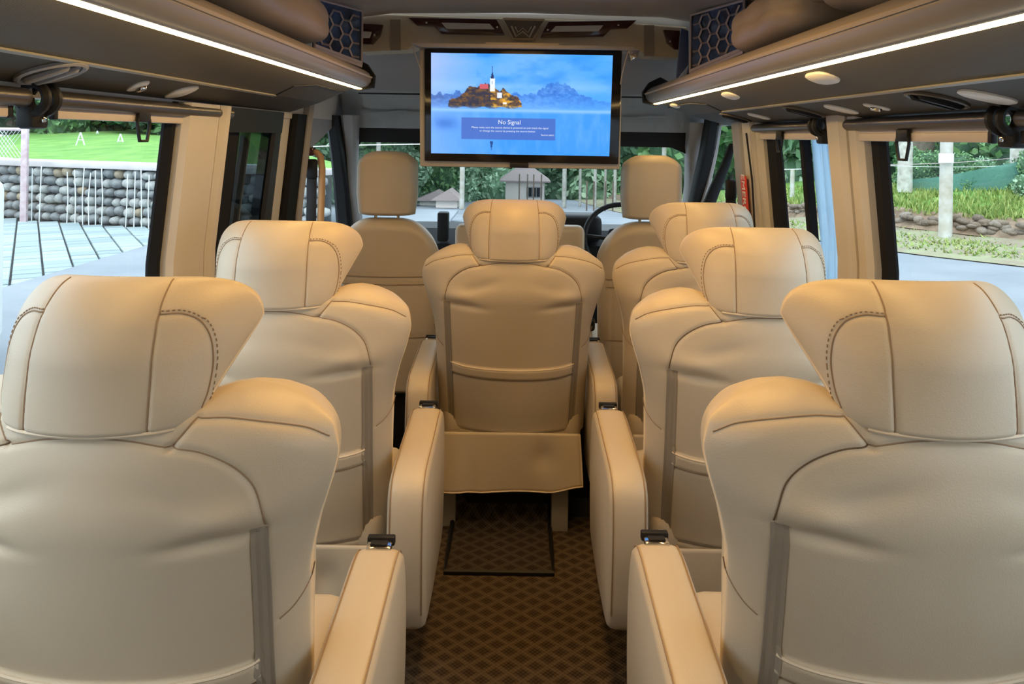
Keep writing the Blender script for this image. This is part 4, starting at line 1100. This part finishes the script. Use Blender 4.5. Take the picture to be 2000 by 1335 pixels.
# ================================================================== outside
GZ = -.60
def g0(y): return GZ - .068 * max(0, y - 17)
def grid(name, fx, nu, nv, m, smooth=True):
    bm = bmesh.new(); G = [[bm.verts.new(fx(i / nu, j / nv)) for i in range(nu + 1)] for j in range(nv + 1)]
    for a, b in zip(G[:-1], G[1:]):
        for k in range(nu): bm.faces.new((a[k], a[k + 1], b[k + 1], b[k]))
    o = bm_obj(name, bm, m, None, smooth, recalc=False); o['kind'] = 'structure'; return o
def roadf(u_, v_):
    y = -30 + 120 * v_; return (-60 + 120 * u_, y, g0(y) - .02)
grid('road', roadf, 12, 48, ASPHALT)
# right-hand edge of the road and the strips beyond it
EDGE = rounded([(16, 2), (12.6, 8.0), (10.4, 10.6), (8.6, 12.6), (7.2, 14.1), (5.6, 17), (4.4, 21), (4.0, 30), (4.2, 45), (5, 80)], 8)
def edge_at(t):
    i = min(int(t * (len(EDGE) - 1)), len(EDGE) - 2); f = t * (len(EDGE) - 1) - i
    a, b = np.array(EDGE[i]), np.array(EDGE[i + 1]); p_ = a + (b - a) * f; tn = (b - a) / np.linalg.norm(b - a); return p_, np.array([tn[1], -tn[0]])
def rise(d_):
    return float(np.interp(d_, [0, .3, 2.5, 2.75, 3.1, 5, 9, 20, 45], [0, .04, .08, .30, .52, .80, 1.35, 2.6, 3.5]))
def rpoint(t, d_, dz=0):
    p_, n_ = edge_at(t); q_ = p_ + n_ * d_; return (q_[0], q_[1], g0(p_[1]) + rise(d_) + dz)
def strip(name, d0, d1, nd, m, bumpy=0):
    def f(u_, v_):
        d_ = d0 + (d1 - d0) * u_; x, y, z = rpoint(v_, d_)
        return (x, y, z + bumpy * (math.sin(x * 5.1 + y * 3.3) + math.sin(x * 2.2 - y * 4.7)) * .5 * (0 if u_ in (0,) else 1))
    return grid(name, f, nd, 70, m)
strip('verge', 0, 2.6, 6, VERGE, .02); strip('earth_bank', 2.6, 3.15, 6, EARTH, .05); strip('grass_slope', 3.1, 9.5, 12, GRASS, .05); strip('forest_floor', 9.4, 45, 10, FOREST)
# low broken stones along the foot of the bank
st_meshes = []
def stone_mesh(seed, m):
    r = np.random.default_rng(seed); bm = bmesh.new(); bmesh.ops.create_icosphere(bm, subdivisions=2, radius=.5)
    for v_ in bm.verts:
        c_ = v_.co; k = (abs(c_.x * 2) ** 2.8 + abs(c_.y * 2) ** 2.8 + abs(c_.z * 2) ** 2.8) ** (1 / 2.8)
        v_.co = c_ / max(k, .3) * (1 + r.uniform(-.04, .04))
    me = bpy.data.meshes.new('stone'); bm.to_mesh(me); bm.free(); me.shade_smooth(); me.materials.append(m); return me
SM1 = [stone_mesh(i, STONE1) for i in range(4)]; SM2 = [stone_mesh(10 + i, STONE2) for i in range(3)]; SM3 = [stone_mesh(20, STONE3)]
SM4 = [stone_mesh(40 + i, mat('earthy_stone', c_, .95, noise=(4, c2_, 1), bump=(12, .8, .05))) for i, (c_, c2_) in enumerate((((.20, .15, .11), (.30, .23, .17)), ((.15, .12, .10), (.26, .20, .15)), ((.26, .21, .17), (.34, .28, .23))))]
bank = empty('bank_edging', (9, 16, GZ), 'row of rough earth-stained stones along the foot of the grassy bank on the right', 'edging')
for i in range(150):
    t = .10 + .62 * i / 150; x, y, z = rpoint(t, 2.72 + .12 * random.random(), 0)
    o = bpy.data.objects.new('stone', random.choice(SM4)); COL.objects.link(o); o.parent = bank
    o.location = Vector((x, y, z - .05 + .22 * random.random())) - bank.location; o.scale = (.16 + .16 * random.random(), .2, .08 + .08 * random.random()); o.rotation_euler = (0, random.uniform(-.2, .2), random.uniform(0, 3))
# grass blades on the slope: one uncountable mass
V = []; Fc = []
for k in range(16000):
    t = random.uniform(.14, .80); d_ = 3.0 + 4.0 * random.random() ** 1.3 if k % 5 else random.uniform(.4, 2.6)
    x, y, z = rpoint(t, d_); h_ = random.uniform(.06, .2) if d_ > 2.9 else random.uniform(.03, .08); a = random.uniform(0, 6.28); w_ = .03
    dx, dy = math.cos(a) * w_, math.sin(a) * w_; i0 = len(V); lx, ly = random.uniform(-.1, .1), random.uniform(-.1, .1)
    V += [(x - dx, y - dy, z - .02), (x + dx, y + dy, z - .02), (x + lx, y + ly, z + h_)]; Fc.append((i0, i0 + 1, i0 + 2))
o = pydata('grass', V, Fc, GRASSBLADE, None, False); tag(o, 'tall yellow green grass covering the slope beside the road on the right', 'grass', kind='stuff')
# concrete pole with plate, trunks, net, wires (right window)
def gp(px, py, y): return atY(px, py, y)
def pole(name, px, y, ptop, wpx, m, lab, cat, grp=None, zb=None, lean=0):
    p_ = atY(px, ptop, y); r_ = wpx * y / F / 2; zb = GZ - .2 if zb is None else zb
    R = empty(name, (p_.x, y, zb), lab, cat, grp); n = 6
    bm = bmesh.new(); bm_tube(bm, [(lean * t, 0, (p_.z - zb) * t) for t in np.linspace(0, 1, n)], [r_ * (1.15 - .15 * t) for t in np.linspace(0, 1, n)], 10)
    bm_obj('trunk' if cat == 'tree' else 'shaft', bm, m, R, True); return R
pR = pole('utility_pole', 1851, 15.6, 150, 22, CONCRETE, 'square concrete pole with a small white plate at the edge of the right road', 'pole')
pl_ = atY(1847, 309, 15.45); box('number_plate', (pl_.x - pR.location.x, -.17, pl_.z - pR.location.z), (.32, .02, .20), WHITEPAINT, pR, .01)
for i, (x, y, w_) in enumerate(((1772, 19, 24), (1990, 18, 22), (1808, 24, 34), (1890, 27, 16))):
    m_ = BARKD if i == 2 else BARK
    pole('eucalyptus', x, y, 60, w_, m_, ['white-barked trunk left of the concrete pole behind the blind loop', 'white-barked trunk at the right edge of the photo', 'broad dark trunk between the white trunk and the concrete pole', 'slim grey trunk just right of the concrete pole'][i], 'tree', 'trunks beyond the right road', zb=.2)
pole('fence_post', 1726, 17.5, 318, 9, CONCRETE, 'short rough fence post beside the black window seal on the right', 'post', zb=.0)
pole('fence_post', 1548, 22, 330, 8, CONCRETE, 'thin grey fence post seen through the middle right window', 'post', zb=-.2)
nl = [atY(x, y, yy) for x, y, yy in ((1755, 352, 19.5), (1840, 345, 18.6), (1900, 333, 18.2), (2010, 312, 17.6))]; nb = [atY(x, y, yy) for x, y, yy in ((1755, 378, 19.5), (1840, 378, 18.6), (1900, 372, 18.2), (2010, 368, 17.6))]
o = quadstrip('shade_net', nl, nb, .01, NETGREEN); tag(o, 'sloping green shade net fence above the bank on the right', 'net')
for k, (ya, yb) in enumerate(((305, 322), (322, 326))):
    pts = [atY(1700 + 320 * t, ya + (yb - ya) * (0 if k else 1) * (1 - t) - 0 * t, 18) for t in np.linspace(0, 1, 8)]
    pts = [p_ + Vector((0, 0, -.05 * math.sin(math.pi * i / 7))) for i, p_ in enumerate(pts)]
    o = tube('fence_wire', pts, .008, PINKPAINT if k == 0 else WHITEPAINT, None, 5)
    tag(o, ['faded pink fence wire sagging behind the concrete pole', 'pale fence wire below the pink one behind the concrete pole'][k], 'wire')
o = tube('fence_wire', [atY(1520, 331, 21), atY(1570, 330, 21)], .012, WHITEPAINT, None, 5); tag(o, 'pale wire crossing the middle right window', 'wire')

# ---- left: pavers, stone wall, grass, trees
pv = empty('paved_forecourt', (-9, 13, GZ), 'pale concrete paving between the road and the stone wall on the left', 'paving')
dirv = Vector((.55, -.835, 0)).normalized(); perp = Vector((dirv.y, -dirv.x, 0))
wallA, wallB = Vector((-14.6, 18.0, 0)), Vector((-3.9, 14.6, 0)); wd = (wallB - wallA).normalized(); wn_ = Vector((wd.y, -wd.x, 0))
if wn_.y > 0: wn_ = -wn_
def brick_mesh(lx, ly):
    bm = bmesh.new(); bm_box(bm, (0, 0, .02), (lx, ly, .05)); top_ = [e for e in bm.edges if all(v_.co.z > 0 for v_ in e.verts)]
    bmesh.ops.bevel(bm, geom=top_, offset=.008, segments=1, affect='EDGES')
    me = bpy.data.meshes.new('paver'); bm.to_mesh(me); bm.free(); me.materials.append(PAVER); return me
LW, LL = .38, .36
pm = brick_mesh(LW - .03, LL - .055); cells = []
for i in range(-60, 60):
    for j in range(-60, 60):
        c_ = Vector((-9, 13, 0)) + perp * (i * LW) + dirv * (j * LL)
        if c_.x > -6.2 or c_.x < -15: continue
        if (c_ - wallA).dot(wn_) < .32: continue
        if c_.y < 7.5: continue
        a_ = c_.x / c_.y * F
        vis = -1060 < a_ < -560
        cells.append((0 if vis else 1, c_.length, c_))
cells.sort(key=lambda t: (t[0], t[1]))
ang = math.atan2(perp.y, perp.x)
for k, (vis, _, c_) in enumerate(cells[:300]):
    o = bpy.data.objects.new('paver', pm); COL.objects.link(o); o.parent = pv; o.location = c_ - Vector((-9, 13, 0)) + Vector((0, 0, random.uniform(-.004, .004))); o.rotation_euler = (0, 0, ang)
bm = bmesh.new()
for vis, _, c_ in cells[300:]:
    bm_box(bm, c_ - Vector((-9, 13, 0)) + Vector((0, 0, .02)), (LW - .03, LL - .055, .05), rot=Matrix.Rotation(ang, 3, 'Z'))
o = bm_obj('more_pavers', bm, PAVER, pv); o['kind'] = 'stuff'
bed = box('paving_bed', (-1.5, .5, -.012), (8.4, 14, .02), MORTAR, pv)
bm = bmesh.new(); bm_box(bm, (-4.0, 8, GZ + .035), (4.9, 24, .06), .01, 1); o = struct('trim_31', bm, ASPHALT)
# stone wall
sw_ = empty('stone_wall', wallA.lerp(wallB, .5) + Vector((0, 0, GZ)), 'retaining wall of rounded grey stones with a pale coping, left of the van', 'wall')
WL = (wallB - wallA).length; WH = 1.22
o = prism('wall_core', [(wallA - wn_ * .12 + Vector((0, 0, GZ))), (wallB - wn_ * .1 + Vector((0, 0, GZ))), (wallB - wn_ * .1 + Vector((0, 0, GZ + WH))), (wallA - wn_ * .1 + Vector((0, 0, GZ + WH)))], -wn_ * .4, MORTAR, sw_); o.location = -sw_.location
o = prism('coping', [(wallA + wn_ * .12 + Vector((0, 0, GZ + WH))), (wallB + wn_ * .12 + Vector((0, 0, GZ + WH))), (wallB + wn_ * .12 + Vector((0, 0, GZ + WH + .13))), (wallA + wn_ * .12 + Vector((0, 0, GZ + WH + .13)))], -wn_ * .9, COPING, sw_, .02); o.location = -sw_.location
cnt = 0; z = 0; row = 0
while row < 6:
    rh = [.20, .21, .20, .19, .21, .21][row]; s_ = -.05 * row
    while s_ < WL - .1 and cnt < 300:
        w_ = random.uniform(.20, .34); c_ = wallA + wd * (s_ + w_ / 2) + Vector((0, 0, GZ + z + rh / 2 + random.uniform(-.02, .02))) - wn_ * random.uniform(.05, .10)
        me = random.choice(SM1 * 3 + SM2 * 3) if random.random() > .035 else SM3[0]
        o = bpy.data.objects.new('stone', me); COL.objects.link(o); o.parent = sw_; o.location = c_ - sw_.location
        o.scale = (w_ * .97, .30, rh * random.uniform(.90, 1.10)); o.rotation_euler = (0, random.uniform(-.08, .08), math.atan2(wd.y, wd.x) + random.choice((0, math.pi)))
        cnt += 1; s_ += w_
    z += rh; row += 1
# grass plateau rising behind the wall
def lawnf(u_, v_):
    base = wallA.lerp(wallB + wd * 1.5, u_) - wn_ * (.7 + 26 * v_ ** 1.2)
    d_ = 26 * v_ ** 1.2
    return (base.x - v_ * 19, base.y, GZ + WH + .12 + .040 * d_ + .05 * math.sin(base.x * .8))
grid('lawn', lawnf, 30, 20, GRASS)
def pathf(u_, v_):
    base = wallA.lerp(wallB + wd * 1.5, .52 + .26 * u_) - wn_ * (5.0 + 8 * u_ + 1.2 * v_); d_ = 5.0 + 8 * u_ + 1.2 * v_
    return (base.x, base.y, GZ + WH + .15 + .040 * d_ + .05 * math.sin(base.x * .8))
grid('path', pathf, 20, 3, COPING)
# white upright wires in front of the wall
for k, px in enumerate((62, 77, 131, 147, 162, 174, 187, 199, 246, 262, 277, 291, 306)):
    a, _d = ray(px, 400); 
    # where this ray meets a line 0.35 m before the wall
    tt = ((wallA + wn_ * .35).to_2d().cross(wd.to_2d())) / (Vector((a, 1)).cross(wd.to_2d()))
    x, y = a * tt, tt
    h_ = 1.2 + .06 * math.sin(k * 2.1)
    o = tube('fence_rod', [(x, y, GZ + .02), (x + .02 * math.sin(k), y, GZ + h_ / 2), (x + .03 * math.sin(k * 1.7), y, GZ + h_)], .011, WHITEPAINT, None, 5)
    tag(o, 'thin white upright rod standing in front of the stone wall', 'rod', 'white rods along the stone wall')
# faded pink gate frame with chain link
a, _d = ray(47, 400); tt = ((wallA + wn_ * .55).to_2d().cross(wd.to_2d())) / (Vector((a, 1)).cross(wd.to_2d())); gx, gy = a * tt, tt
ga = empty('chain_link_gate', (gx, gy, GZ), 'faded pink chain link gate frame at the left end of the stone wall', 'gate')
ztp = atY(47, 250, gy).z - GZ
box('post', (0, 0, ztp / 2 + .0), (.14, .08, ztp), PINKPAINT, ga, .01)
box('post', (-3.0, .95, ztp / 2), (.14, .08, ztp), PINKPAINT, ga, .01)
tube('top_rail', [(0.05, 0, ztp - .03), (-3.0, .95, ztp - .03)], .035, PINKPAINT, ga)
bm = bmesh.new(); vd = Vector((-3.0, .95, 0)).normalized(); Lg = 3.1
for s_ in np.arange(-1.5, Lg, .11):
    for sg_ in (1, -1):
        pts = []
        for zz in (ztp - .65, ztp - .05):
            s1 = s_ + sg_ * (zz - (ztp - .65)) + (0 if sg_ > 0 else .6); pts.append((s1, zz))
        (sa, za), (sb, zb2) = pts
        if min(sa, sb) < 0 or max(sa, sb) > Lg: continue
        bm_tube(bm, [vd * sa + Vector((0, 0, za)), vd * sb + Vector((0, 0, zb2))], .006, 4)
bm_obj('chain_link', bm, WHITEPAINT, ga)
# white A-frames on the lawn
for k, (px, py, y, s_) in enumerate(((157, 285, 23, .42), (235, 287, 24, .42), (190, 272, 30, .35))):
    p_ = atY(px, py, y); zb = p_.z
    R = empty('a_frame', p_, ['white A-shaped frame on the lawn, left of the two nearer ones', 'white A-shaped frame on the lawn, right of the two nearer ones', 'smaller white A-shaped frame further back on the lawn'][k], 'frame', 'white frames on the lawn')
    for sx in (-1, 1): tube('leg', [(sx * s_ * .45, 0, -.15), (0, 0, s_)], .02, WHITEPAINT, R, 6)
    tube('crossbar', [(-s_ * .22, 0, s_ * .45), (s_ * .22, 0, s_ * .45)], .015, WHITEPAINT, R, 6)
# parked white vehicle whose corner shows at the left edge
vc = atY(27, 400, 6.2); vx = vc.x
car = empty('parked_van', (vx - 1.0, 4.15, GZ), 'white parked vehicle, only its dark-windowed corner showing at the left edge', 'vehicle')
ztp = atY(20, 345, 6.2).z - GZ
box('body', (0, 0, ztp / 2 + .15), (2.0, 4.0, ztp - .3), WHITEPAINT, car, .10, 3)
box('front_window', (0, 2.0, ztp - .62), (1.72, .05, .75), BLACKGLOSS, car, .02)
box('side_window', (1.0, -.12, ztp - .62), (.03, 3.9, .86), BLACKGLOSS, car, .01)
for yy in (-1.3, 1.3):
    tube('wheel', [(.78, yy, .33), (1.0, yy, .33)], .33, RUBBER, car, 20); tube('wheel', [(-1.0, yy, .33), (-.78, yy, .33)], .33, RUBBER, car, 20)

# ---- house, pole, huts and trees ahead
hy = 44.0; hp = atY(1025, 392, hy); hb = g0(hy)
wl_ = atY(986, 350, hy).x; wr_ = atY(1062, 350, hy).x; ez = atY(1000, 352, hy).z; rz_ = atY(1022, 330, hy).z
hs = empty('guard_house', (hp.x, hy, hb), 'small cream house with a hipped tile roof beyond the road under the television', 'house')
wH = ez - hb; wW = wr_ - wl_
box('wall', (0, 1.2, wH / 2), (wW, 2.4, wH), CREAMWALL, hs)
wz = atY(1035, 375, hy).z - hb
wf = box('window', (.55, -.01, wz), (.95, .06, .65), mat('window_frame_grey', (.30, .30, .30), .6), hs)
for sx in (-.24, .0, .24): box('pane', (.55 + sx, -.045, wz), (.19, .02, .52), BLACKGLOSS, wf)
bm = bmesh.new(); e_ = .35
base = [(-wW / 2 - e_, -e_, wH), (wW / 2 + e_, -e_, wH), (wW / 2 + e_, 2.4 + e_, wH), (-wW / 2 - e_, 2.4 + e_, wH)]
B_ = [bm.verts.new(p_) for p_ in base]; B2 = [bm.verts.new((p_[0], p_[1], p_[2] - .08)) for p_ in base]; T_ = [bm.verts.new((-.45, 1.2, rz_ - hb + .1)), bm.verts.new((.45, 1.2, rz_ - hb + .1))]
bm.faces.new((B_[0], B_[1], T_[1], T_[0])); bm.faces.new((B_[1], B_[2], T_[1])); bm.faces.new((B_[2], B_[3], T_[0], T_[1])); bm.faces.new((B_[3], B_[0], T_[0])); bm.faces.new(B2[::-1])
for k in range(4): bm.faces.new((B_[k], B2[k], B2[(k + 1) % 4], B_[(k + 1) % 4]))
bm_obj('roof', bm, ROOFTILE, hs)
p_ = pole('utility_pole', 905, 30, 200, 9, CONCRETE, 'slim concrete pole beyond the road left of the small house', 'pole', zb=g0(30))
for k, (px, y, w_) in enumerate(((845, 34, 1.5), (872, 31, 1.1))):
    q_ = atY(px, 398, y); R = empty('hut', (q_.x, y, g0(y)), ['low grey-roofed hut beyond the road, the wider of two', 'low brown-walled hut beside the wider grey-roofed one'][k], 'hut')
    hz = q_.z - g0(y) + .15; box('wall', (0, .6, hz / 2), (w_ * .8, 1.2, hz), [CONCRETE, CREAMWALL][k], R)
    prism('roof', [(-w_ / 2 - .1, -.2, hz), (w_ / 2 + .1, -.2, hz), (w_ * .1, -.2, hz + .45)], (0, 1.6, 0), ROOFTILE, R)
for k, px in enumerate((1014, 1030, 1042, 1057, 1146, 1160, 1182, 1197)):
    y = 36 if k < 4 else 30; a, _d = ray(px, 380); zb = g0(y)
    o = tube('fence_post', [(a * y, y, zb), (a * y, y, zb + (1.55 if k < 4 else 1.2))], .035, BARKD, None, 6)
    tag(o, 'thin dark fence post beside the road ahead', 'post', 'fence posts along the road ahead')
# foliage
def leaf_cloud(seed, n, size, m, squash=(1, 1, 1), dense=.85, inner=None):
    r = np.random.default_rng(seed); V = []; Fc = []
    lobes = [(r.normal(0, .42, 3), r.uniform(.45, .7)) for _ in range(9)]
    for k in range(n):
        c0, rad = lobes[k % 9]; dv = r.normal(0, 1, 3); dv /= np.linalg.norm(dv); p_ = (c0 + dv * rad * r.uniform(.75, 1.05)) * np.array(squash)
        a = r.normal(0, 1, 3); a /= np.linalg.norm(a); b = np.cross(a, r.normal(0, 1, 3)); b /= np.linalg.norm(b)
        i0 = len(V); V += [p_ - a * size, p_ - b * size * .5, p_ + a * size, p_ + b * size * .5]; Fc.append((i0, i0 + 1, i0 + 2, i0 + 3))
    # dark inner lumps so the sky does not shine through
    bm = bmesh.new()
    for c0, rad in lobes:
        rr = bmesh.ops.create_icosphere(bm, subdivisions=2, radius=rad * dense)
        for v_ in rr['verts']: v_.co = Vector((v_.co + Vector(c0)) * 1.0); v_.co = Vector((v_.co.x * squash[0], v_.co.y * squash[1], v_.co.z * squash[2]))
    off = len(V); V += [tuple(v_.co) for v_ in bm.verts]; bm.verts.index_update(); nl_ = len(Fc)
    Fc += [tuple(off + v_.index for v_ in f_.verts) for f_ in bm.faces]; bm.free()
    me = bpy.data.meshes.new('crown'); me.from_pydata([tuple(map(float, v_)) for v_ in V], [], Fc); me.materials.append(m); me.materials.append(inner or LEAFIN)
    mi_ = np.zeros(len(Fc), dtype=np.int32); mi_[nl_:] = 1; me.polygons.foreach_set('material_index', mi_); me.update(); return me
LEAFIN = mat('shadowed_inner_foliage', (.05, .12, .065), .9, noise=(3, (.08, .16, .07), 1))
LEAFIN2 = mat('haze_paled_inner_foliage', (.12, .22, .14), .9, noise=(3, (.2, .33, .2), 1))  # inner lumps paled as well to carry the windscreen haze
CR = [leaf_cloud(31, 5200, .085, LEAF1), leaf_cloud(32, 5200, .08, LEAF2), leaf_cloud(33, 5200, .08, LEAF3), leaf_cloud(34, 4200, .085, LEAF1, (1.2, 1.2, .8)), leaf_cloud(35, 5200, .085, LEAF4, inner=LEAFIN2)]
def trunk_mesh(m, r0=.12):
    bm = bmesh.new(); bm_tube(bm, [(.05 * math.sin(t * 5), 0, t) for t in np.linspace(0, 1, 6)], [r0 * (1 - .4 * t) for t in np.linspace(0, 1, 6)], 8)
    me = bpy.data.meshes.new('trunk'); bm.to_mesh(me); bm.free(); me.shade_smooth(); me.materials.append(m); return me
TRN = [trunk_mesh(BARKD), trunk_mesh(BARK, .10)]
def tree(x, y, zb, ch, cr_, kind, lab, grp, th=None, tk=0):
    R = empty('tree' if th is None or th > 1 else 'bush', (x, y, zb), lab, 'tree' if (th is None or th > 1) else 'bush', grp, random.uniform(0, 6))
    o = bpy.data.objects.new('crown', CR[kind]); COL.objects.link(o); o.parent = R; o.location = (0, 0, ch); o.scale = (cr_, cr_, cr_ * random.uniform(.9, 1.1))
    o = bpy.data.objects.new('trunk', TRN[tk]); COL.objects.link(o); o.parent = R; o.scale = (1.6, 1.6, ch)
    return R
def wood(name, items, lab):
    """a dense mass of foliage nobody could count: many crowns and stems in one mesh"""
    mats_ = []; V = []; Fc = []; MI = []; off = 0
    def add(me, M):
        nonlocal off
        co = np.empty(len(me.vertices) * 3); me.vertices.foreach_get('co', co); co = co.reshape(-1, 3)
        M = np.array(M); co = co @ M[:3, :3].T + M[:3, 3]; V.append(co)
        mm = []
        for m_ in me.materials:
            if m_ not in mats_: mats_.append(m_)
            mm.append(mats_.index(m_))
        for p_ in me.polygons: Fc.append(tuple(off + v_ for v_ in p_.vertices)); MI.append(mm[p_.material_index])
        off += len(co)
    for x, y, zb, ch, cr_, kind, tk in items:
        add(CR[kind], Matrix.Translation((x, y, zb + ch)) @ Matrix.Rotation(random.uniform(0, 6), 4, 'Z') @ Matrix.Diagonal((cr_, cr_, cr_ * random.uniform(.9, 1.1), 1)))
        add(TRN[tk], Matrix.Translation((x, y, zb)) @ Matrix.Diagonal((1.6, 1.6, ch, 1)))
    me = bpy.data.meshes.new(name); me.from_pydata(np.concatenate(V).tolist(), [], Fc)
    for m_ in mats_: me.materials.append(m_)
    me.polygons.foreach_set('material_index', np.array(MI, dtype=np.int32)); me.update()
    o = link_mesh(name, me); return tag(o, lab, 'foliage', kind='stuff')
U = random.uniform
wood('wood', [(-34 + k * 2.15 + U(-.5, .5), 36 + U(-2, 4) - .25 * k, 1.6, 1.5 + U(0, .6), 2.6, 1 if k % 3 else 0, 0) for k in range(15)] + [(-36 + k * 3.4, 44 + U(-1, 2), 1.0, 4.2, 4.6, 1, 0) for k in range(10)],
     'dense dark green wood closing the view behind the lawn on the left')
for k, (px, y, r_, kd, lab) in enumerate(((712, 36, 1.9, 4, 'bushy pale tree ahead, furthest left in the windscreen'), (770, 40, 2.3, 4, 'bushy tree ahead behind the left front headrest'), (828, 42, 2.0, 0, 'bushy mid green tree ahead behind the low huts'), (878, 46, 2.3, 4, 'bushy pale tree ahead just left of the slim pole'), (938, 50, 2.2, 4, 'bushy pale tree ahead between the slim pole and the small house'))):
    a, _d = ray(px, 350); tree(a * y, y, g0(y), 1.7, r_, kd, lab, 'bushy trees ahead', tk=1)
it = []
for k in range(15):
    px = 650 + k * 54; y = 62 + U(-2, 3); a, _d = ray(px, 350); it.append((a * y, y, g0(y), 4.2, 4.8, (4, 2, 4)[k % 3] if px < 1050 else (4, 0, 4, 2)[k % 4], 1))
wood('wood', it, 'tall green wood with haze painted into its leaves, closing the view through the windscreen')
for k, (px, w_, y, lab) in enumerate(((1106, 8, 34, 'slim pale trunk ahead, first to the right of the small house'), (1137, 5, 37, 'slim pale trunk ahead, second to the right of the small house'), (1166, 6, 33, 'slim pale trunk ahead, third to the right of the small house'), (1186, 5, 38, 'slim pale trunk ahead, fourth to the right of the small house'), (1205, 6, 33, 'slim pale trunk ahead just left of the right front headrest'), (1300, 8, 30, 'pale trunk ahead above the right front headrest'), (742, 8, 30, 'pale trunk ahead above the left front headrest'))):
    pole('eucalyptus', px, y, 120, w_, BARK2, lab, 'tree', 'slim trunks ahead', zb=g0(y))
it = []
for k in range(30):
    t = .16 + .72 * k / 30; x, y, z = rpoint(t, 12 + U(-1, 3)); it.append((x, y, z, 1.2 + U(0, 1.0), 2.4, (1, 0)[k % 2], 0))
for k in range(18):
    t = .12 + .80 * k / 18; x, y, z = rpoint(t, 21 + U(-1, 3)); it.append((x, y, z, 3.4, 5.0, (1, 0, 1)[k % 3], 0))
for k in range(12):
    t = .3 + .36 * k / 12; x, y, z = rpoint(t, U(5.5, 7.5)); it.append((x, y, z, .25, U(.4, .7), (2, 0)[k % 2], 0))
for k in range(9): it.append((9.5 + 1.6 * k + U(-.5, .5), 38 + U(-3, 3), -.6, 3.2, 4.6, (1, 0, 4)[k % 3], 0))
wood('wood', it, 'dense green wood beyond the grassy bank on the right')
